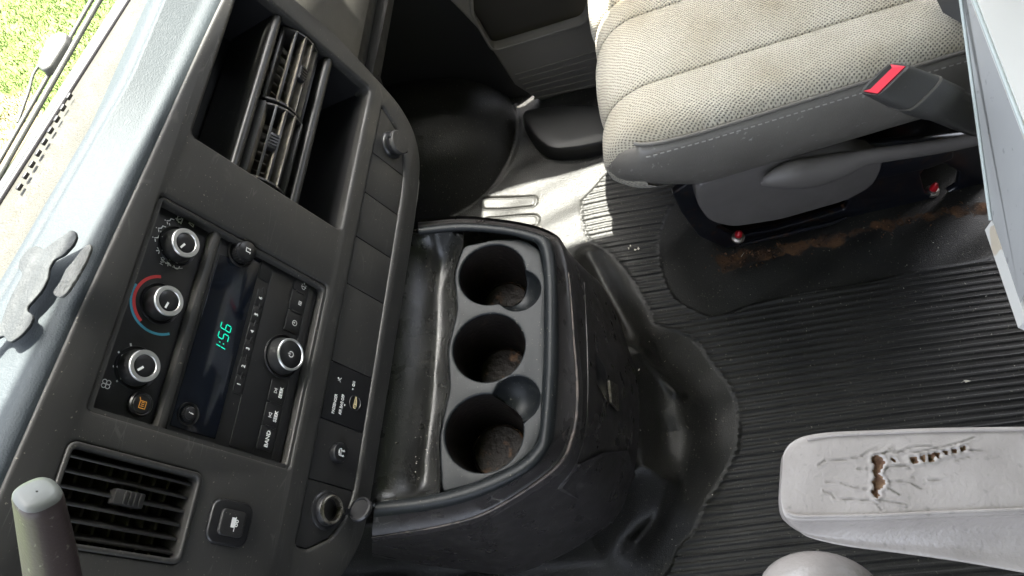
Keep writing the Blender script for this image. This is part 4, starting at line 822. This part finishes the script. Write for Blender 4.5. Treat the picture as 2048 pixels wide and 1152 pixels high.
# ================================================================== WHITE CABINET at the right edge
zt_ = .50
A_, B_ = W(1955, 0, zt_), W(2048, 240, zt_); dr = (B_ - A_); e = dr / np.linalg.norm(dr); A_ = A_ - e * .12; B_ = B_ + e * .10
bn = np.array([e[1], -e[0], 0]); bn = bn if bn[1] < 0 else -bn                # to the rear
pn_ = -bn
def FB(px, py): return PL(px, py, A_, pn_)
C_, D_ = FB(1925, 0), FB(1985, 440); dd = (C_ - D_) / np.linalg.norm(C_ - D_); C_ = C_ + dd * .12
cab = thing('cabinet', 'white painted cabinet with a grey tapered front and water stains behind the passenger seat', 'cabinet', at(*((A_ + B_) / 2 * [1, 1, 0])))
bk2 = bn * .35
E_ = D_ + (B_ - D_) * 1.0
mk('front_panel', [A_, B_, D_ + np.array([e[0], e[1], 0]) * .10, D_, C_], [(0, 4, 3, 2, 1)], 'box_grey', cab, smooth=False)
def slab(name, P, th, m):
    up = np.array([0, 0, th]); n_ = len(P); v = [p for p in P] + [p - up for p in P]
    return fix(mk(name, v, [tuple(range(n_))] + [tuple(range(n_, 2 * n_))[::-1]] + [(i, i + n_, (i + 1) % n_ + n_, (i + 1) % n_) for i in range(n_)], m, cab, smooth=False))
o2 = np.array([0, 0, .004]); fw = pn_ * .002
slab('top_panel', [A_ + o2 + fw, B_ + o2 + fw, B_ + bk2 + o2, A_ + bk2 + o2], .012, 'box_white')
tube('panel_edge', [A_ + fw * 2 + [0, 0, .001], B_ + fw * 2 + [0, 0, .001]], .0022, 'trim_pale', cab, k=8)
tube('panel_edge', [C_ + fw, D_ + fw], .0018, 'trim_pale', cab, k=8)
zl = D_[2] - .004; lo = [W(1983, 441, zl), W(2060, 428, zl), W(2120, 900, zl), W(2052, 640, zl)]
slab('lower_shelf', [lo[0], lo[1] + bn * .2, lo[2] + bn * .2, lo[3] - e * 0], .02, 'box_white')

# ================================================================== DRIVER'S SEAT: torn armrest and a corner of the cushion
ZA = .555
dsr = thing('driver_seat', "driver's seat with a cracked pale grey vinyl armrest", 'seat', at(.12, -.25, 0))
up_ = [(1565, 940), (1566, 915), (1572, 897), (1585, 882), (1610, 870), (1660, 862), (1760, 857), (1900, 852), (2060, 850), (2200, 848)]
lo_ = [(1562, 985), (1563, 1005), (1566, 1022), (1574, 1034), (1596, 1040), (1655, 1040), (1760, 1038), (1900, 1032), (2060, 1026), (2200, 1020)]
bo_ = [.004, .010, .016, .022, .026, .0295, .032, .034, .036, .037]
UU = catmull([np.array([*W(*p, ZA), b]) for p, b in zip(up_, bo_)], 26); LL = catmull([np.array([*W(*p, ZA), b]) for p, b in zip(lo_, bo_)], 26)
bt_ = [(1568, 1000), (1572, 1022), (1580, 1042), (1592, 1056), (1618, 1074), (1690, 1091), (1790, 1104), (1920, 1122), (2060, 1146), (2200, 1170)]
BB = catmull([W(*p, ZA - .034 * min(1, .3 + .12 * i)) for i, p in enumerate(bt_)], 26)
NS = 120; NT = 84; rows = []
for a, b, B3 in zip(UU, LL, BB):
    m_ = (a[:3] + b[:3]) / 2; h = (a[:3] - b[:3]) / 2; hh = a[3]; rw = []
    for k in range(NT):
        x = math.cos(math.pi * k / (NT - 1)); zz = ((1 - abs(x) ** 7) ** (1 / 7) - 1) * .30 if abs(x) < 1 else -.30; rw.append(m_ + h * x + np.array([0, 0, zz * hh]))
    E3, S3 = rw[-1], rw[0]; dn = np.array([0, 0, 1.]) * hh
    sec = catmull([E3, E3 * .78 + B3 * .22 - dn * .16, E3 * .35 + B3 * .65 - dn * .10, B3, m_ - h * .75 - dn * 1.75, m_ + h * .3 - dn * 1.9, m_ + h * .95 - dn * 1.5, S3 - dn * .5, S3], 5)
    rw += [np.array(p) for p in sec[1:-1]][:NS - NT]; NSr = len(rw); rows.append(rw)
NS = NSr
AV = np.array([p for r in rows for p in r]); AX, AY = AV[:, 0], AV[:, 1]; topm = AV[:, 2] > ZA - .006
def cz(pts): return [(1536 + x / 3, 768 + y / 3) for x, y in pts]
tear = poly_w(cz([(630, 432), (658, 424), (690, 440), (704, 470), (688, 505), (666, 540), (690, 558), (710, 590), (688, 622), (664, 636), (674, 668), (652, 692), (638, 662), (618, 652), (642, 620), (626, 585), (646, 560), (628, 520), (644, 490), (622, 460)]), ZA)
slit = [cz([(735, 440), (770, 450), (775, 470), (750, 470)]), cz([(850, 440), (900, 435), (905, 475), (870, 478)]), cz([(915, 430), (940, 425), (945, 465), (925, 470)]), cz([(955, 422), (990, 415), (1005, 462), (970, 468)]), cz([(1000, 410), (1040, 405), (1035, 440), (1010, 450)]), cz([(1055, 400), (1085, 395), (1085, 425), (1060, 430)]), cz([(1105, 390), (1135, 385), (1130, 415), (1108, 418)]), cz([(1150, 385), (1185, 365), (1195, 395), (1160, 405)])]
stt = np.zeros(len(AV)); dh = np.zeros(len(AV))
for poly in [tear] + [poly_w(s_, ZA) for s_ in slit]:
    d_ = sdf(poly, AX, AY); stt = np.maximum(stt, sm(d_, .0006, -.0004)); dh += -.0035 * sm(d_, .0004, -.0012) + .0012 * np.exp(-((d_ - .0010) / .0009) ** 2)
for ln in ([(300, 490), (350, 455), (450, 455), (560, 435), (640, 385)], [(640, 430), (760, 400), (900, 410), (1050, 380), (1180, 345), (1240, 320)], [(350, 590), (430, 590), (520, 620), (640, 640)], [(335, 640), (390, 660), (400, 685), (500, 690), (640, 700), (690, 760)], [(690, 520), (740, 490), (850, 490), (870, 560)], [(705, 590), (760, 580), (850, 590), (930, 635)], [(720, 620), (800, 665)], [(660, 690), (740, 705), (830, 720), (840, 745)], [(540, 510), (580, 515), (630, 500)], [(760, 420), (860, 380), (980, 370)], [(960, 580), (1080, 565)], [(1130, 460), (1230, 430)], [(700, 420), (740, 380)], [(1040, 430), (1220, 400), (1290, 400)]):
    d_ = dline(cz(ln), AX, AY, ZA); dh += -.0010 * np.exp(-(d_ / .0005) ** 2) + .0006 * np.exp(-((d_ - .0011) / .0007) ** 2)
dh += .00035 * np.sin(AX * 90 + 2 * np.sin(AY * 60)) * np.sin(AY * 45) - .0012 * np.exp(-((AX - .118) / .02) ** 2)
AV[:, 2] += dh * topm; stt *= topm
nn_ = NS; nr_ = len(rows)
f = [(j * nn_ + i, j * nn_ + (i + 1) % nn_, (j + 1) * nn_ + (i + 1) % nn_, (j + 1) * nn_ + i) for j in range(nr_ - 1) for i in range(nn_)] + [tuple(range(nn_))[::-1]]
fix(mk('armrest', AV, f, 'armrest', dsr, attrs=stt, label='pale grey vinyl armrest, cracked and torn to the foam'))
sm_u = [W(p[0] + 4, p[1] + 9, ZA + .0005) for p in up_[4:]]; sm_l = [W(p[0] + 2, p[1] - 8, ZA - .001) for p in lo_[3:]]
tube('armrest_piping', catmull(sm_u, 8), .0012, 'armrest', dsr, k=8); tube('armrest_piping', catmull(sm_l, 8), .0012, 'armrest', dsr, k=8)
cu_ = W(1655, 1185, .47); rows = []
for i in range(12):
    a = math.radians(90 * i / 11)
    rows.append([(cu_[0] + .036 * math.cos(a) * math.cos(b) * 1.0, cu_[1] + .050 * math.cos(a) * math.sin(b), .435 + .036 * math.sin(a)) for b in np.linspace(0, 2 * math.pi, 40, endpoint=False)])
loft('cushion_corner', rows, 'armrest', dsr, closed=True, attrs=np.zeros(480))

# ================================================================== COLUMN SHIFT LEVER, lower left
c = W(95, 1070, .83); shf = thing('shift_lever', 'brown grey plastic end of the column shift lever in front of the louvre vent', 'lever', at(*c))
axp = [W(76, 995, .852), W(92, 1075, .83), W(110, 1175, .80), W(124, 1260, .77)]; rows = []
for p, w_, h_ in zip(catmull(axp, 8), np.linspace(.0105, .0150, 25), np.linspace(.0095, .0130, 25)):
    t_ = np.array(axp[-1]) - np.array(axp[0]); t_ /= np.linalg.norm(t_); vw = CAM - p; vw /= np.linalg.norm(vw); sx = np.cross(t_, [0, 0, 1.]); sx /= np.linalg.norm(sx); sy = np.cross(sx, t_)
    rows.append([p + sx * w_ * math.copysign(abs(math.cos(a)) ** .75, math.cos(a)) + sy * h_ * math.copysign(abs(math.sin(a)) ** .75, math.sin(a)) for a in np.linspace(0, 2 * math.pi, 36, endpoint=False)])
tip = [rows[0]]; p0 = sum(rows[0]) / 36
rows = [[p0 + (q_ - p0) * k_ - t_ * o_ for q_ in rows[0]] for k_, o_ in ((.05, .0035), (.6, .0034), (.85, .0026), (.95, .0012))] + rows
loft('lever_grip', rows, 'shifter', shf, closed=True, cap=True, angle=60)
loft('lever_cap', [[q_ + -t_ * .0006 + (q_ - p0) * .012 for q_ in rw] for rw in rows[:4]], 'lever_cap', shf, closed=True)

# ================================================================== WINDSCREEN, seal, cowl and wiper
gl = thing('windscreen', 'clear windscreen with a thin black rubber seal over the dash', 'windscreen', at(.3, .6, .66))
xs = np.linspace(-.45, 1.0, 30)
base = [np.array([x, np.polyval(sea, x), .668]) for x in xs]; hd = [V(x, .455, 1.60) for x in np.linspace(-.7, 1.15, 30)]
loft('glass_pane', [[b + (h - b) * t for b, h in zip(base, hd)] for t in (0.004, .5, 1)], 'windscreen_glass', gl)
tube('seal', [b + [0, 0, .002] for b in base], .0036, 'rubber_seal', gl, k=8)
cow = thing('cowl_panel', 'pale grey cowl panel below the windscreen glass', 'cowl', at(.3, .66, .62))
loft('cowl', [[b + np.array([0, .004, -.004]) for b in base], [b + np.array([0, .030, -.010]) for b in base], [b + np.array([0, .046, -.018]) for b in base], [b + np.array([0, .056, -.06]) for b in base]], 'cowl', cow, angle=60, flip=True)
zw = .655; wp = thing('wiper', 'grey windscreen wiper with a pale pivot cover lying along the glass', 'wiper', at(*W(100, 180, zw)))
def ln_(a, b, k=8): return [W(a[0] + (b[0] - a[0]) * i / k, a[1] + (b[1] - a[1]) * i / k, zw) for i in range(k + 1)]
tube('blade', ln_((222, -40), (-30, 400)), .0032, 'wiper', wp, k=8); tube('wiper_arm', ln_((206, -40), (-46, 400)), .0024, 'wiper', wp, k=8, )
tube('blade_rubber', ln_((150, 85), (104, 160)), .0014, 'rubber_seal', wp, k=6)
pv = [W(*p, zw + .004) for p in ((122, 70), (140, 72), (138, 90), (106, 140), (92, 148), (80, 138), (84, 122), (100, 84))]
c = sum(pv) / len(pv); o = plate('pivot_cover', [roundpoly([(p[0], p[1]) for p in pv], .004)], .010, .012, .003, 'wiper_pad', wp, mtx=Matrix.Translation((-W(100, 180, zw)[0], -W(100, 180, zw)[1], .0)))
tube('washer_hose', catmull([W(*p, zw) for p in ((80, 128), (66, 150), (58, 180), (46, 215), (35, 245))], 6), .0017, 'wiper', wp, k=8)

# ================================================================== crumbs and grit lying on the mat and in the tray
v, f = [], []
def crumb(p, r):
    k = len(v); q_ = [np.array(p) + rng.normal(0, 1, 3) * r * [1, 1, .5] + [0, 0, r * .6] for _ in range(4)]; v.extend(q_); f.extend([(k, k + 1, k + 2), (k, k + 2, k + 3), (k, k + 3, k + 1), (k + 1, k + 3, k + 2)])
def zf_(x, y):
    s_ = x * fx[0] + y * fx[1]; t_ = x * fy[0] + y * fy[1]; i = int(np.clip(np.searchsorted(gs, s_), 0, nc - 1)); j = int(np.clip(np.searchsorted(gt, t_), 0, nr - 1)); return Z[j, i]
for _ in range(150):
    p = W(rng.uniform(1280, 2048), rng.uniform(480, 1150), 0); crumb((p[0], p[1], zf_(p[0], p[1]) + .001), rng.uniform(.0003, .0009))
for px, py, r in ((1262, 497, .0022), (1270, 503, .0028), (1278, 501, .0022), (1258, 500, .0015), (1931, 763, .003), (1925, 765, .002), (1866, 487, .0018), (1876, 497, .0014), (1485, 512, .0022), (1970, 595, .0014)):
    p = W(px, py, 0); crumb((p[0], p[1], zf_(p[0], p[1]) + .002), r)
for _ in range(50):
    p = W(rng.uniform(800, 880), rng.uniform(560, 970), .372); crumb((p[0], p[1], .378), rng.uniform(.0003, .0007))
mk('crumbs', v, f, 'crumb', smooth=False)['kind'] = 'stuff'
v, f = [], []
for p_, r_ in RUST:
    for _ in range(5):
        x, y = p_[0] + rng.normal(0, r_), p_[1] + rng.normal(0, r_); crumb((x, y, zf_(x, y) + .001), rng.uniform(.0007, .0022))
mk('rust_flakes', v, f, 'rust', smooth=False)['kind'] = 'stuff'
